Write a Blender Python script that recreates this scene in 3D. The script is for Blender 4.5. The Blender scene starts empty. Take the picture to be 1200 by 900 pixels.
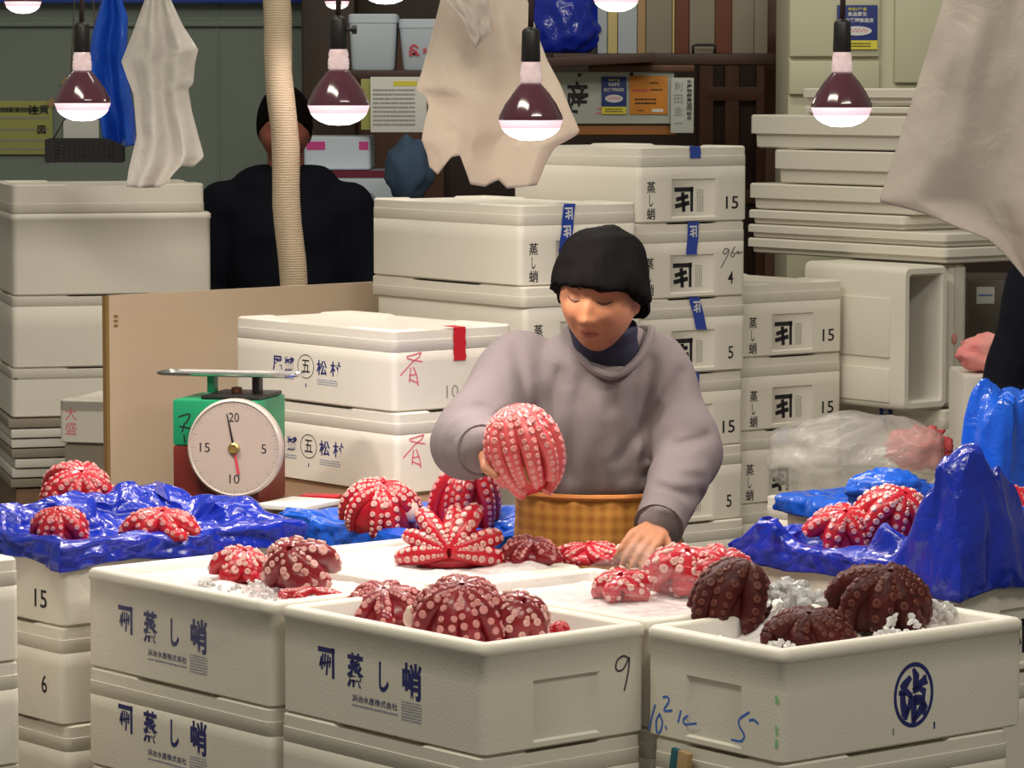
import bpy, bmesh, math, random
from mathutils import Vector, Matrix, Euler, noise

SC = bpy.context.scene
COL = SC.collection
R = math.radians
PI = math.pi

# ------------------------------------------------------------------ camera
CAM_Z = 1.75
FPX = 4000.0            # focal length in pixels of the 1200 px frame
PITCH = R(5.0)
cam_d = bpy.data.cameras.new('camera')
cam_d.sensor_width = 36.0
cam_d.lens = FPX / 1200.0 * 36.0
cam_d.clip_start = 0.1
cam = bpy.data.objects.new('camera', cam_d)
COL.objects.link(cam)
cam.location = (0, 0, CAM_Z)
cam.rotation_euler = (PI / 2 - PITCH, 0, 0)
SC.camera = cam

# ------------------------------------------------------------------ world, light, exposure
SC.view_settings.view_transform = 'Standard'
SC.view_settings.look = 'None'
SC.view_settings.gamma = 1.0
SC.view_settings.use_curve_mapping = False
SC.view_settings.exposure = -0.12
SC.cycles.max_bounces = 8
SC.cycles.transparent_max_bounces = 16
SC.cycles.sample_clamp_indirect = 4.0

world = bpy.data.worlds.new('hall_air')
SC.world = world
world.use_nodes = True
world.node_tree.nodes['Background'].inputs[0].default_value = (0.84, 0.78, 0.62, 1)
world.node_tree.nodes['Background'].inputs[1].default_value = 0.27

BULB_W = 22.0
HALL_W = 50.0


def area(name, loc, size, power, col, target):
    d = bpy.data.lights.new(name, 'AREA')
    d.shape = 'RECTANGLE'
    d.size, d.size_y = size
    d.energy = power
    d.color = col
    o = bpy.data.objects.new(name, d)
    COL.objects.link(o)
    o.location = loc
    o.rotation_euler = (Vector(target) - Vector(loc)).to_track_quat('-Z', 'Y').to_euler()
    return o


# unseen area lights added as overhead hall light; front ones brighten the box faces
area('hall_fill_light', (-1.4, 5.2, 4.6), (2.4, 0.5), HALL_W * 1.5, (1.0, 0.95, 0.80), (-0.3, 6.8, 0.8))
area('hall_fill_light', (1.4, 3.6, 4.4), (2.4, 0.5), HALL_W * 1.5, (1.0, 0.95, 0.82), (0.4, 6.8, 0.8))
area('hall_fill_light', (0.0, 8.4, 4.4), (2.6, 0.5), HALL_W * 0.7, (1.0, 0.94, 0.82), (0.0, 8.4, 0.8))


def ray(px, py):
    dx, dy = (px - 600.0) / FPX, (450.0 - py) / FPX
    cp, sp = math.cos(PITCH), math.sin(PITCH)
    return Vector((dx, cp + dy * sp, -sp + dy * cp))


def P(px, py, Y):
    r = ray(px, py)
    return Vector((0, 0, CAM_Z)) + r * (Y / r.y)


def PZ(px, py, z):
    r = ray(px, py)
    return Vector((0, 0, CAM_Z)) + r * ((z - CAM_Z) / r.z)


def lerp(a, b, t):
    return a + (b - a) * t


def interp(tab, x):
    if x <= tab[0][0]:
        return tab[0][1]
    for (x0, y0), (x1, y1) in zip(tab, tab[1:]):
        if x <= x1:
            return lerp(y0, y1, (x - x0) / (x1 - x0 + 1e-9))
    return tab[-1][1]


# ------------------------------------------------------------------ materials
MATS = {}


def mat(name, col=(0.8, 0.8, 0.8), rough=0.5, metal=0.0, bump=0.0, bscale=60.0, var=0.0, vscale=4.0,
        var_col=None, coat=0.0, trans=0.0, emit=None, estr=0.0, sss=0.0, stretch=None, alpha=None):
    m = bpy.data.materials.new(name)
    m.use_nodes = True
    nt = m.node_tree
    b = nt.nodes['Principled BSDF']
    b.inputs['Base Color'].default_value = (*col, 1)
    b.inputs['Roughness'].default_value = rough
    b.inputs['Metallic'].default_value = metal
    b.inputs['Coat Weight'].default_value = coat
    b.inputs['Coat Roughness'].default_value = 0.12
    b.inputs['Transmission Weight'].default_value = trans
    if sss:
        b.inputs['Subsurface Weight'].default_value = sss
        b.inputs['Subsurface Radius'].default_value = (0.02, 0.008, 0.005)
        b.inputs['Subsurface Scale'].default_value = 0.5
    if emit:
        b.inputs['Emission Color'].default_value = (*emit, 1)
        b.inputs['Emission Strength'].default_value = estr
    if alpha is not None:
        b.inputs['Alpha'].default_value = alpha
    co = None
    if bump or var:
        tc = nt.nodes.new('ShaderNodeTexCoord')
        co = tc.outputs['Object']
        if stretch:
            mp = nt.nodes.new('ShaderNodeMapping')
            mp.inputs['Scale'].default_value = stretch
            nt.links.new(co, mp.inputs['Vector'])
            co = mp.outputs['Vector']
    if bump:
        n = nt.nodes.new('ShaderNodeTexNoise')
        n.inputs['Scale'].default_value = bscale
        n.inputs['Detail'].default_value = 3
        nt.links.new(co, n.inputs['Vector'])
        bp = nt.nodes.new('ShaderNodeBump')
        bp.inputs['Strength'].default_value = bump
        bp.inputs['Distance'].default_value = 0.004
        nt.links.new(n.outputs['Fac'], bp.inputs['Height'])
        nt.links.new(bp.outputs['Normal'], b.inputs['Normal'])
    if var:
        n = nt.nodes.new('ShaderNodeTexNoise')
        n.inputs['Scale'].default_value = vscale
        n.inputs['Detail'].default_value = 5
        nt.links.new(co, n.inputs['Vector'])
        rp = nt.nodes.new('ShaderNodeValToRGB')
        c2 = var_col or tuple(c * 0.6 for c in col)
        rp.color_ramp.elements[0].position = 0.5 - 0.25
        rp.color_ramp.elements[1].position = 0.5 + 0.25
        rp.color_ramp.elements[0].color = (*[lerp(col[i], c2[i], var) for i in range(3)], 1)
        rp.color_ramp.elements[1].color = (*col, 1)
        nt.links.new(n.outputs['Fac'], rp.inputs['Fac'])
        nt.links.new(rp.outputs['Color'], b.inputs['Base Color'])
    MATS[name] = m
    return m


def film_mat(name, tint, clear, rough=0.12, bump=0.5, bscale=22.0, white=(0.9, 0.9, 0.9)):
    """thin crinkled plastic film: part see-through, part glossy"""
    m = bpy.data.materials.new(name)
    m.use_nodes = True
    nt = m.node_tree
    for n in list(nt.nodes):
        nt.nodes.remove(n)
    out = nt.nodes.new('ShaderNodeOutputMaterial')
    tr = nt.nodes.new('ShaderNodeBsdfTransparent')
    tr.inputs[0].default_value = (*tint, 1)
    pr = nt.nodes.new('ShaderNodeBsdfPrincipled')
    pr.inputs['Base Color'].default_value = (*white, 1)
    pr.inputs['Roughness'].default_value = rough
    pr.inputs['Coat Weight'].default_value = 0.6
    tc = nt.nodes.new('ShaderNodeTexCoord')
    n = nt.nodes.new('ShaderNodeTexNoise')
    n.inputs['Scale'].default_value = bscale
    n.inputs['Detail'].default_value = 4
    n.inputs['Distortion'].default_value = 1.2
    nt.links.new(tc.outputs['Object'], n.inputs['Vector'])
    bp = nt.nodes.new('ShaderNodeBump')
    bp.inputs['Strength'].default_value = bump
    bp.inputs['Distance'].default_value = 0.02
    nt.links.new(n.outputs['Fac'], bp.inputs['Height'])
    nt.links.new(bp.outputs['Normal'], pr.inputs['Normal'])
    mx = nt.nodes.new('ShaderNodeMixShader')
    mx.inputs[0].default_value = 1 - clear
    nt.links.new(tr.outputs[0], mx.inputs[1])
    nt.links.new(pr.outputs[0], mx.inputs[2])
    nt.links.new(mx.outputs[0], out.inputs['Surface'])
    MATS[name] = m
    return m


def sheet_mat(name, col, through, rough=0.35, bump=0.3, bscale=18, coat=0.0):
    """paper or plastic sheet that lets some light through from behind"""
    m = bpy.data.materials.new(name)
    m.use_nodes = True
    nt = m.node_tree
    pr = nt.nodes['Principled BSDF']
    out = nt.nodes['Material Output']
    pr.inputs['Base Color'].default_value = (*col, 1)
    pr.inputs['Roughness'].default_value = rough
    pr.inputs['Coat Weight'].default_value = coat
    tl = nt.nodes.new('ShaderNodeBsdfTranslucent')
    tl.inputs[0].default_value = (*col, 1)
    tc = nt.nodes.new('ShaderNodeTexCoord')
    n = nt.nodes.new('ShaderNodeTexNoise')
    n.inputs['Scale'].default_value = bscale
    n.inputs['Detail'].default_value = 4
    n.inputs['Distortion'].default_value = 0.8
    nt.links.new(tc.outputs['Object'], n.inputs['Vector'])
    bp = nt.nodes.new('ShaderNodeBump')
    bp.inputs['Strength'].default_value = bump
    bp.inputs['Distance'].default_value = 0.02
    nt.links.new(n.outputs['Fac'], bp.inputs['Height'])
    nt.links.new(bp.outputs['Normal'], pr.inputs['Normal'])
    mx = nt.nodes.new('ShaderNodeMixShader')
    mx.inputs[0].default_value = through
    nt.links.new(pr.outputs[0], mx.inputs[1])
    nt.links.new(tl.outputs[0], mx.inputs[2])
    nt.links.new(mx.outputs[0], out.inputs['Surface'])
    MATS[name] = m
    return m


FOAM = mat('foam', (0.80, 0.757, 0.665), 0.55, bump=0.15, bscale=190, var=0.10, vscale=3.0)
FOAM_OLD = mat('old_foam', (0.72, 0.69, 0.61), 0.6, bump=0.2, bscale=140, var=0.25, vscale=5.0)
FOAM_IN = mat('foam_inside', (0.80, 0.75, 0.70), 0.6, bump=0.15, bscale=190)
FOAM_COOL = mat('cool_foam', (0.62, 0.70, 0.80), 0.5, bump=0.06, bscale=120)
NAVY = mat('navy_print', (0.018, 0.022, 0.16), 0.6)
BLACK_INK = mat('black_print', (0.008, 0.007, 0.012), 0.6)
GREY_INK = mat('faded_print', (0.33, 0.32, 0.29), 0.7)
FAINT_BLUE = mat('faint_blue_print', (0.25, 0.27, 0.42), 0.7)
RED_INK = mat('red_marker', (0.68, 0.06, 0.10), 0.6)
PINK_INK = mat('pink_marker', (0.75, 0.16, 0.24), 0.6)
BLUE_INK = mat('blue_marker', (0.05, 0.16, 0.62), 0.6)
PEN_INK = mat('pen_ink', (0.05, 0.04, 0.07), 0.6)
GREEN_INK = mat('green_marker', (0.28, 0.62, 0.26), 0.6)
TAPE_BLUE = mat('blue_tape', (0.02, 0.06, 0.38), 0.3, coat=0.4)
TAPE_RED = mat('red_tape', (0.55, 0.01, 0.025), 0.4)
WHITE_INK = mat('white_print', (0.75, 0.75, 0.78), 0.5)
OCT_RED = mat('octopus_red', (0.56, 0.014, 0.030), 0.26, bump=0.25, bscale=90, var=0.7, vscale=22, var_col=(0.33, 0.008, 0.018), coat=0.12)
OCT_DEEP = mat('octopus_deep_red', (0.30, 0.012, 0.022), 0.28, bump=0.25, bscale=90, var=0.7, vscale=22, var_col=(0.10, 0.008, 0.012), coat=0.12)
OCT_PINK = mat('octopus_pink_flesh', (0.66, 0.11, 0.11), 0.3, bump=0.2, bscale=80, var=0.5, vscale=25, var_col=(0.5, 0.03, 0.05), coat=0.3)
SUCK_PALE = mat('sucker_pale', (0.74, 0.42, 0.38), 0.35)
SUCK_PINK = mat('sucker_pink', (0.66, 0.26, 0.25), 0.35)
SUCK_MID = mat('sucker_centre', (0.64, 0.31, 0.27), 0.4)
OCT_BROWN = mat('octopus_brown', (0.080, 0.008, 0.006), 0.5, bump=0.5, bscale=90, var=0.7, vscale=25, var_col=(0.022, 0.005, 0.006))
OCT_BROWN.node_tree.nodes['Principled BSDF'].inputs['Specular IOR Level'].default_value = 0.25
SUCK_RUST = mat('sucker_rust', (0.12, 0.022, 0.010), 0.55)
SUCK_DARK = mat('sucker_dark', (0.05, 0.008, 0.006), 0.5)
FLESH = mat('octopus_white_flesh', (0.75, 0.55, 0.46), 0.35, coat=0.3)
ICE_WHITE = mat('packed_ice', (0.90, 0.85, 0.84), 0.25, bump=0.9, bscale=70, coat=0.4)
ICE_CLEAR = mat('ice_chunks', (1.0, 0.99, 0.98), 0.12, trans=0.45, bump=0.3, bscale=50)
LINER = sheet_mat('blue_liner', (0.003, 0.026, 0.46), 0.12, 0.22, 0.26, 30, coat=0.6)
LINER_LIGHT = sheet_mat('light_blue_liner', (0.008, 0.12, 0.72), 0.12, 0.2, 0.26, 30, coat=0.6)
CLEAR = film_mat('clear_film', (0.97, 0.97, 0.97), 0.93, bump=0.8, bscale=26)
CLEAR_CLOUDY = film_mat('cloudy_film', (0.9, 0.9, 0.88), 0.66, bump=0.8, bscale=9, white=(0.75, 0.73, 0.68))
WOOD = mat('table_wood', (0.24, 0.13, 0.065), 0.5, var=0.6, vscale=3, stretch=(1, 14, 14), bump=0.1, bscale=20)
PLY = mat('plywood', (0.60, 0.47, 0.345), 0.6, var=0.40, vscale=2.2, var_col=(0.50, 0.36, 0.24), stretch=(1, 5, 3), bump=0.08, bscale=70)
PLY_EDGE = mat('plywood_edge', (0.26, 0.15, 0.05), 0.7)
DARKWOOD = mat('dark_wood', (0.045, 0.020, 0.012), 0.5, var=0.6, vscale=2.5, stretch=(6, 6, 0.6))
BROWNWOOD = mat('brown_wood', (0.13, 0.050, 0.022), 0.5, var=0.6, vscale=2.5, stretch=(8, 8, 0.7))
SHELFWOOD = mat('shelf_wood', (0.06, 0.025, 0.02), 0.5, var=0.5, vscale=3, stretch=(1, 8, 8))
POST = mat('post_wood', (0.66, 0.51, 0.36), 0.6, var=0.4, vscale=6, stretch=(3, 3, 0.6))
WALLPAINT = mat('wall_paint', (0.235, 0.285, 0.245), 0.6, var=0.3, vscale=2.5, bump=0.05, bscale=30)
CREAM = mat('cream_paint', (0.62, 0.60, 0.44), 0.45, var=0.12, vscale=3)
FLOORM = mat('concrete_floor', (0.10, 0.10, 0.095), 0.35, var=0.5, vscale=2.0, bump=0.1, bscale=25)
STEEL = mat('steel', (0.75, 0.75, 0.74), 0.22, metal=1.0)
GREYMETAL = mat('grey_metal', (0.16, 0.145, 0.125), 0.45, var=0.3, vscale=4)
BLACKP = mat('black_plastic', (0.012, 0.011, 0.011), 0.45)
CORDM = mat('cord_rubber', (0.05, 0.028, 0.025), 0.6)
SCALE_GREEN = mat('green_enamel', (0.012, 0.30, 0.13), 0.4, var=0.3, vscale=9)
SCALE_RED = mat('red_enamel', (0.17, 0.020, 0.015), 0.45, var=0.4, vscale=6)
DIALM = mat('dial_face', (0.56, 0.46, 0.40), 0.4, var=0.15, vscale=8)
DIALRIM = mat('dial_rim', (0.58, 0.50, 0.44), 0.3, coat=0.3)
BRASS = mat('brass', (0.55, 0.42, 0.14), 0.35, metal=0.8)
SWEAT = mat('sweatshirt_grey', (0.165, 0.138, 0.140), 0.95, bump=0.25, bscale=300, var=0.15, vscale=90)
NAVYKNIT = mat('navy_knit', (0.012, 0.014, 0.035), 0.85, bump=0.3, bscale=120)
SKIN = mat('skin', (0.43, 0.185, 0.088), 0.55, sss=0.06, var=0.25, vscale=14, var_col=(0.37, 0.125, 0.06))
LIPS = mat('lips', (0.33, 0.085, 0.06), 0.45)
LASH = mat('lashes', (0.07, 0.025, 0.018), 0.7)
HAIRM = mat('black_hair', (0.0035, 0.003, 0.003), 0.8, bump=0.4, bscale=60, stretch=(6, 6, 1.2))
HAIRM.node_tree.nodes['Principled BSDF'].inputs['Specular IOR Level'].default_value = 0.06
TROUSER = mat('dark_trousers', (0.02, 0.02, 0.025), 0.85)
RUBBER = mat('rubber_boots', (0.02, 0.02, 0.02), 0.4)
JACKET = mat('black_jacket', (0.004, 0.005, 0.010), 0.85, bump=0.3, bscale=30)
JACKET.node_tree.nodes['Principled BSDF'].inputs['Specular IOR Level'].default_value = 0.15
SKIN_DIM = mat('flushed_skin', (0.30, 0.09, 0.06), 0.55)
PLASTIC_WHITE = sheet_mat('white_plastic', (0.84, 0.80, 0.74), 0.30, 0.22, 0.35, 16, coat=0.4)
PAPER_CREAM = sheet_mat('cream_sheet', (0.84, 0.745, 0.645), 0.34, 0.45, 0.25, 12)
PLASTIC_DULL = sheet_mat('dull_plastic', (0.70, 0.62, 0.56), 0.30, 0.4, 0.25, 14)
BLUEBAG = sheet_mat('blue_plastic', (0.02, 0.12, 0.72), 0.25, 0.18, 0.2, 10, coat=0.4)
PAPER = mat('paper', (0.80, 0.80, 0.76), 0.8)
PAPER_YELLOW = mat('yellow_paper', (0.42, 0.43, 0.13), 0.8, var=0.2, vscale=5)
PAPER_ORANGE = mat('orange_paper', (0.74, 0.27, 0.03), 0.6)
PAPER_NAVY = mat('navy_paper', (0.015, 0.035, 0.22), 0.5)
PAPER_LEMON = mat('lemon_paper', (0.80, 0.70, 0.06), 0.5)
SIGNWHITE = mat('sign_board', (0.52, 0.55, 0.50), 0.6, var=0.15, vscale=4)
ORANGEWOOD = mat('orange_wood', (0.42, 0.15, 0.03), 0.5, var=0.4, vscale=3, stretch=(1, 8, 8))
CARD_GREY = mat('grey_board', (0.30, 0.26, 0.20), 0.7, var=0.3, vscale=4)
CARD_BROWN = mat('russet_board', (0.17, 0.055, 0.028), 0.7, var=0.3, vscale=4)
CARD_PALE = mat('pale_board', (0.45, 0.50, 0.55), 0.5)
CARD_TAN = mat('tan_board', (0.44, 0.29, 0.14), 0.7)
GOLD = mat('gold_edge', (0.62, 0.50, 0.22), 0.5)
TEAL = mat('teal_cloth', (0.01, 0.10, 0.13), 0.7)
MAROON = mat('maroon_band', (0.15, 0.008, 0.03), 0.5)
MAGENTA = mat('magenta_label', (0.62, 0.05, 0.28), 0.5)
PINKCLOTH = mat('pink_cloth', (0.75, 0.20, 0.20), 0.8, var=0.6, vscale=10, var_col=(0.8, 0.55, 0.48))
BULB_DARK = mat('bulb_mauve_glass', (0.10, 0.025, 0.045), 0.12, coat=0.8, var=0.5, vscale=60)
BULB_NECK = mat('bulb_neck_glass', (0.70, 0.52, 0.50), 0.10, emit=(1.0, 0.80, 0.78), estr=0.45, coat=0.6, var=0.9, vscale=45, var_col=(0.25, 0.10, 0.10))
BULB_RIM = mat('bulb_rim_glow', (0.8, 0.6, 0.65), 0.2, emit=(1.0, 0.60, 0.68), estr=0.95)
BULB_LIT = mat('bulb_lit_lens', (0.9, 0.8, 0.85), 0.2, emit=(1.0, 0.86, 0.90), estr=4.0)
BULB_WARM = mat('bulb_warm_lens', (0.9, 0.9, 0.8), 0.2, emit=(1.0, 0.92, 0.72), estr=3.0)


def plaid_mat():
    m = mat('apron_plaid', (0.40, 0.16, 0.02), 0.8)
    nt = m.node_tree
    b = nt.nodes['Principled BSDF']
    tc = nt.nodes.new('ShaderNodeTexCoord')
    prev = None
    for axis, sc in (('X', 13.0), ('Z', 13.0)):
        w = nt.nodes.new('ShaderNodeTexWave')
        w.bands_direction = axis
        w.inputs['Scale'].default_value = sc
        w.inputs['Distortion'].default_value = 0.6
        nt.links.new(tc.outputs['Object'], w.inputs['Vector'])
        if prev is None:
            prev = w
        else:
            ad = nt.nodes.new('ShaderNodeMath')
            ad.operation = 'ADD'
            nt.links.new(prev.outputs['Fac'], ad.inputs[0])
            nt.links.new(w.outputs['Fac'], ad.inputs[1])
            dv = nt.nodes.new('ShaderNodeMath')
            dv.operation = 'MULTIPLY'
            dv.inputs[1].default_value = 0.5
            nt.links.new(ad.outputs[0], dv.inputs[0])
            rp = nt.nodes.new('ShaderNodeValToRGB')
            rp.color_ramp.elements[0].color = (0.30, 0.11, 0.012, 1)
            rp.color_ramp.elements[0].position = 0.15
            rp.color_ramp.elements[1].color = (0.44, 0.20, 0.028, 1)
            rp.color_ramp.elements[1].position = 0.8
            nt.links.new(dv.outputs[0], rp.inputs['Fac'])
            nt.links.new(rp.outputs['Color'], b.inputs['Base Color'])
    return m


APRON = plaid_mat()


def post_wrap():
    nt = POST.node_tree
    b = nt.nodes['Principled BSDF']
    tc = nt.nodes.new('ShaderNodeTexCoord')
    w = nt.nodes.new('ShaderNodeTexWave')
    w.bands_direction = 'Z'
    w.inputs['Scale'].default_value = 46
    w.inputs['Distortion'].default_value = 3.5
    nt.links.new(tc.outputs['Object'], w.inputs['Vector'])
    bp = nt.nodes.new('ShaderNodeBump')
    bp.inputs['Strength'].default_value = 0.25
    bp.inputs['Distance'].default_value = 0.004
    nt.links.new(w.outputs['Fac'], bp.inputs['Height'])
    nt.links.new(bp.outputs['Normal'], b.inputs['Normal'])


post_wrap()


# ------------------------------------------------------------------ mesh helpers
class MB:
    def __init__(self):
        self.v, self.f, self.m, self.mats = [], [], [], []

    def mi(self, material):
        if material not in self.mats:
            self.mats.append(material)
        return self.mats.index(material)

    def add(self, verts, faces, material, M=None):
        o = len(self.v)
        k = self.mi(material)
        for p in verts:
            p = Vector(p)
            self.v.append(M @ p if M is not None else p)
        for f in faces:
            self.f.append([i + o for i in f])
            self.m.append(k)

    def box(self, c, s, material, rot=None, bevel=0.0):
        bm = bmesh.new()
        bmesh.ops.create_cube(bm, size=1)
        for v in bm.verts:
            v.co = Vector((v.co.x * s[0], v.co.y * s[1], v.co.z * s[2]))
        if bevel:
            bmesh.ops.bevel(bm, geom=bm.edges[:], offset=bevel, segments=2, affect='EDGES', profile=0.6)
        M = Matrix.Translation(Vector(c))
        if rot is not None:
            M = M @ (rot if isinstance(rot, Matrix) else Euler(rot).to_matrix().to_4x4())
        bm.verts.index_update()
        self.add([v.co for v in bm.verts], [[v.index for v in f.verts] for f in bm.faces], material, M)
        bm.free()

    def rings(self, rings, material, cap0=True, cap1=True, closed=True, mats=None, flip=False):
        n = len(rings[0])
        base = len(self.v)
        for r in rings:
            for p in r:
                self.v.append(Vector(p))
        k = self.mi(material)
        for i in range(len(rings) - 1):
            kk = self.mi(mats[i]) if mats else k
            for j in range(n if closed else n - 1):
                a, b = base + i * n + j, base + i * n + (j + 1) % n
                f = [a, b, b + n, a + n]
                self.f.append(f[::-1] if flip else f)
                self.m.append(kk)
        if cap0:
            f = [base + j for j in range(n)][::-1]
            self.f.append(f[::-1] if flip else f)
            self.m.append(self.mi(mats[0]) if mats else k)
        if cap1:
            f = [base + (len(rings) - 1) * n + j for j in range(n)]
            self.f.append(f[::-1] if flip else f)
            self.m.append(self.mi(mats[-1]) if mats else k)

    def tube(self, pts, rad, material, n=10, cap=True, flat=1.0, up=None):
        pts = [Vector(p) for p in pts]
        if not isinstance(rad, (list, tuple)):
            rad = [rad] * len(pts)
        rs = []
        t0 = (pts[1] - pts[0]).normalized()
        ref = Vector(up) if up else (Vector((0, 0, 1)) if abs(t0.z) < 0.9 else Vector((1, 0, 0)))
        nrm = (ref - t0 * ref.dot(t0)).normalized()
        for i, p in enumerate(pts):
            t = (pts[min(i + 1, len(pts) - 1)] - pts[max(i - 1, 0)]).normalized()
            nrm = (nrm - t * nrm.dot(t)).normalized()
            b = t.cross(nrm)
            rs.append([p + (nrm * math.sin(a) * flat + b * math.cos(a)) * rad[i]
                       for a in [2 * PI * j / n for j in range(n)]])
        self.rings(rs, material, cap, cap, flip=True)

    def capsule(self, a, b, ra, rb, material, n=14):
        a, b = Vector(a), Vector(b)
        d = (b - a).normalized()
        pts, rad = [], []
        for k in range(5):
            t = PI / 2 * (1 - k / 4)
            pts.append(a - d * ra * math.sin(t))
            rad.append(max(ra * math.cos(t), 1e-4))
        for k in range(5):
            t = PI / 2 * k / 4
            pts.append(b + d * rb * math.sin(t))
            rad.append(max(rb * math.cos(t), 1e-4))
        pts[4] = a + d * 1e-4
        self.tube(pts, rad, material, n)

    def lathe(self, prof, material, n=24, M=None, mats=None):
        rs = [[Vector((r * math.cos(2 * PI * j / n), r * math.sin(2 * PI * j / n), z)) for j in range(n)] for r, z in prof]
        if M is not None:
            rs = [[M @ p for p in r] for r in rs]
        self.rings(rs, material, True, True, mats=mats)

    def ball(self, c, s, material, nu=24, nv=16, M=None, fn=None):
        rs = []
        for i in range(nv + 1):
            th = PI * i / nv
            rg = []
            for j in range(nu):
                ph = 2 * PI * j / nu
                d = Vector((math.sin(th) * math.cos(ph), math.sin(th) * math.sin(ph), -math.cos(th)))
                if i in (0, nv):
                    d = d + Vector((math.cos(ph), math.sin(ph), 0)) * 1e-4
                p = Vector((d.x * s[0], d.y * s[1], d.z * s[2]))
                if fn:
                    p = fn(d, p)
                p = (M @ p if M is not None else p) + Vector(c)
                rg.append(p)
            rs.append(rg)
        self.rings(rs, material, True, True)

    def grid(self, fn, nu, nv, material, thick=0.0):
        o = len(self.v)
        k = self.mi(material)
        for i in range(nv + 1):
            for j in range(nu + 1):
                self.v.append(Vector(fn(j / nu, i / nv)))
        w = nu + 1
        for i in range(nv):
            for j in range(nu):
                a = o + i * w + j
                self.f.append([a, a + 1, a + 1 + w, a + w])
                self.m.append(k)

    def build(self, name, parent=None, smooth=40.0, loc=None, rot=None):
        me = bpy.data.meshes.new(name)
        me.from_pydata([tuple(p) for p in self.v], [], self.f)
        for m in self.mats:
            me.materials.append(m)
        me.polygons.foreach_set('material_index', self.m)
        if smooth:
            me.polygons.foreach_set('use_smooth', [True] * len(me.polygons))
            if smooth < 180:
                me.set_sharp_from_angle(angle=R(smooth))
        me.validate()
        me.update()
        return link(name, me, parent, loc, rot)


def link(name, me, parent=None, loc=None, rot=None):
    o = bpy.data.objects.new(name, me)
    COL.objects.link(o)
    if parent is not None:
        o.parent = parent
    if loc is not None:
        o.location = loc
    if rot is not None:
        o.rotation_euler = rot
    return o


def tag(o, label=None, cat=None, group=None, kind=None):
    if label:
        o['label'] = label
    if cat:
        o['category'] = cat
    if group:
        o['group'] = group
    if kind:
        o['kind'] = kind
    return o


def thing(name, label, cat, loc=(0, 0, 0), rotz=0.0, group=None):
    o = bpy.data.objects.new(name, None)
    COL.objects.link(o)
    o.location = loc
    o.rotation_euler = (0, 0, rotz)
    o.empty_display_size = 0.1
    return tag(o, label, cat, group)


def solidify(o, t, off=0.0):
    m = o.modifiers.new('thickness', 'SOLIDIFY')
    m.thickness = t
    m.offset = off
    return o


def remeshed(mb, voxel, smooth_n=4, factor=0.5):
    """union of overlapping closed shapes as one continuous skin"""
    o = mb.build('temp')
    r = o.modifiers.new('r', 'REMESH')
    r.mode = 'VOXEL'
    r.voxel_size = voxel
    r.use_smooth_shade = True
    if smooth_n:
        s = o.modifiers.new('s', 'SMOOTH')
        s.factor = factor
        s.iterations = smooth_n
    dg = bpy.context.evaluated_depsgraph_get()
    me = bpy.data.meshes.new_from_object(o.evaluated_get(dg))
    old = o.data
    bpy.data.objects.remove(o)
    bpy.data.meshes.remove(old)
    me.materials.clear()
    return me


# ------------------------------------------------------------------ writing
TEXT = {}


def text_mesh(s, bold, material):
    key = (s, bold, material.name)
    if key not in TEXT:
        c = bpy.data.curves.new('text', 'FONT')
        c.body = s
        c.size = 1.0
        c.offset = bold
        c.align_x = 'CENTER'
        c.align_y = 'CENTER'
        c.resolution_u = 3
        o = bpy.data.objects.new('text', c)
        COL.objects.link(o)
        dg = bpy.context.evaluated_depsgraph_get()
        dg.update()
        me = bpy.data.meshes.new_from_object(o.evaluated_get(dg))
        bpy.data.objects.remove(o)
        xs = [v.co.x for v in me.vertices] or [0, 1]
        ys = [v.co.y for v in me.vertices] or [0, 1]
        cx, cy = (min(xs) + max(xs)) / 2, (min(ys) + max(ys)) / 2
        w, h = max(xs) - min(xs) or 1, max(ys) - min(ys) or 1
        for v in me.vertices:
            v.co = Vector(((v.co.x - cx) / w, (v.co.y - cy) / h, 0))
        me.materials.clear()
        me.materials.append(material)
        TEXT[key] = me
    return TEXT[key]


def face_matrix(face, dy, u, v, eps=0.0005):
    """frame on a box face: x to the viewer's right, y up, z outwards"""
    if face == 'front':       # the face at y = 0
        return Matrix(((1, 0, 0, u), (0, 0, -1, -eps), (0, 1, 0, v), (0, 0, 0, 1)))
    return Matrix(((0, 0, -1, -eps), (-1, 0, 0, dy - u), (0, 1, 0, v), (0, 0, 0, 1)))   # the face at x = 0


def put_text(parent, M, s, w, h, material, bold=0.0, name='printed_text'):
    o = link(name, text_mesh(s, bold, material), parent)
    o.matrix_basis = M @ Matrix.Diagonal((w, h, 1, 1))
    return o


def ribbon(mb, pts, w, material, z=0.0):
    pts = [Vector((p[0], p[1])) for p in pts]
    n = len(pts)
    L, Rr = [], []
    ws = w if isinstance(w, (list, tuple)) else [w] * n
    for i in range(n):
        d = (pts[min(i + 1, n - 1)] - pts[max(i - 1, 0)]).normalized()
        nn = Vector((-d.y, d.x)) * ws[i] / 2
        ext = d * ws[i] * 0.3 * (1 if i == n - 1 else -1 if i == 0 else 0)
        L.append(pts[i] + nn + ext)
        Rr.append(pts[i] - nn + ext)
    vs = [(p.x, p.y, z) for p in L] + [(p.x, p.y, z) for p in Rr]
    fs = [[i, n + i, n + i + 1, i + 1] for i in range(n - 1)]
    mb.add(vs, fs, material)


def smooth_path(pts, k=5):
    out = []
    n = len(pts)
    for i in range(n - 1):
        p0, p1, p2, p3 = pts[max(i - 1, 0)], pts[i], pts[i + 1], pts[min(i + 2, n - 1)]
        for j in range(k):
            t = j / k
            out.append(tuple(0.5 * ((2 * p1[c]) + (p2[c] - p0[c]) * t + (2 * p0[c] - 5 * p1[c] + 4 * p2[c] - p3[c]) * t * t
                                    + (3 * p1[c] - p0[c] - 3 * p2[c] + p3[c]) * t ** 3) for c in range(len(p1))))
    out.append(tuple(pts[-1]))
    return out


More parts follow.
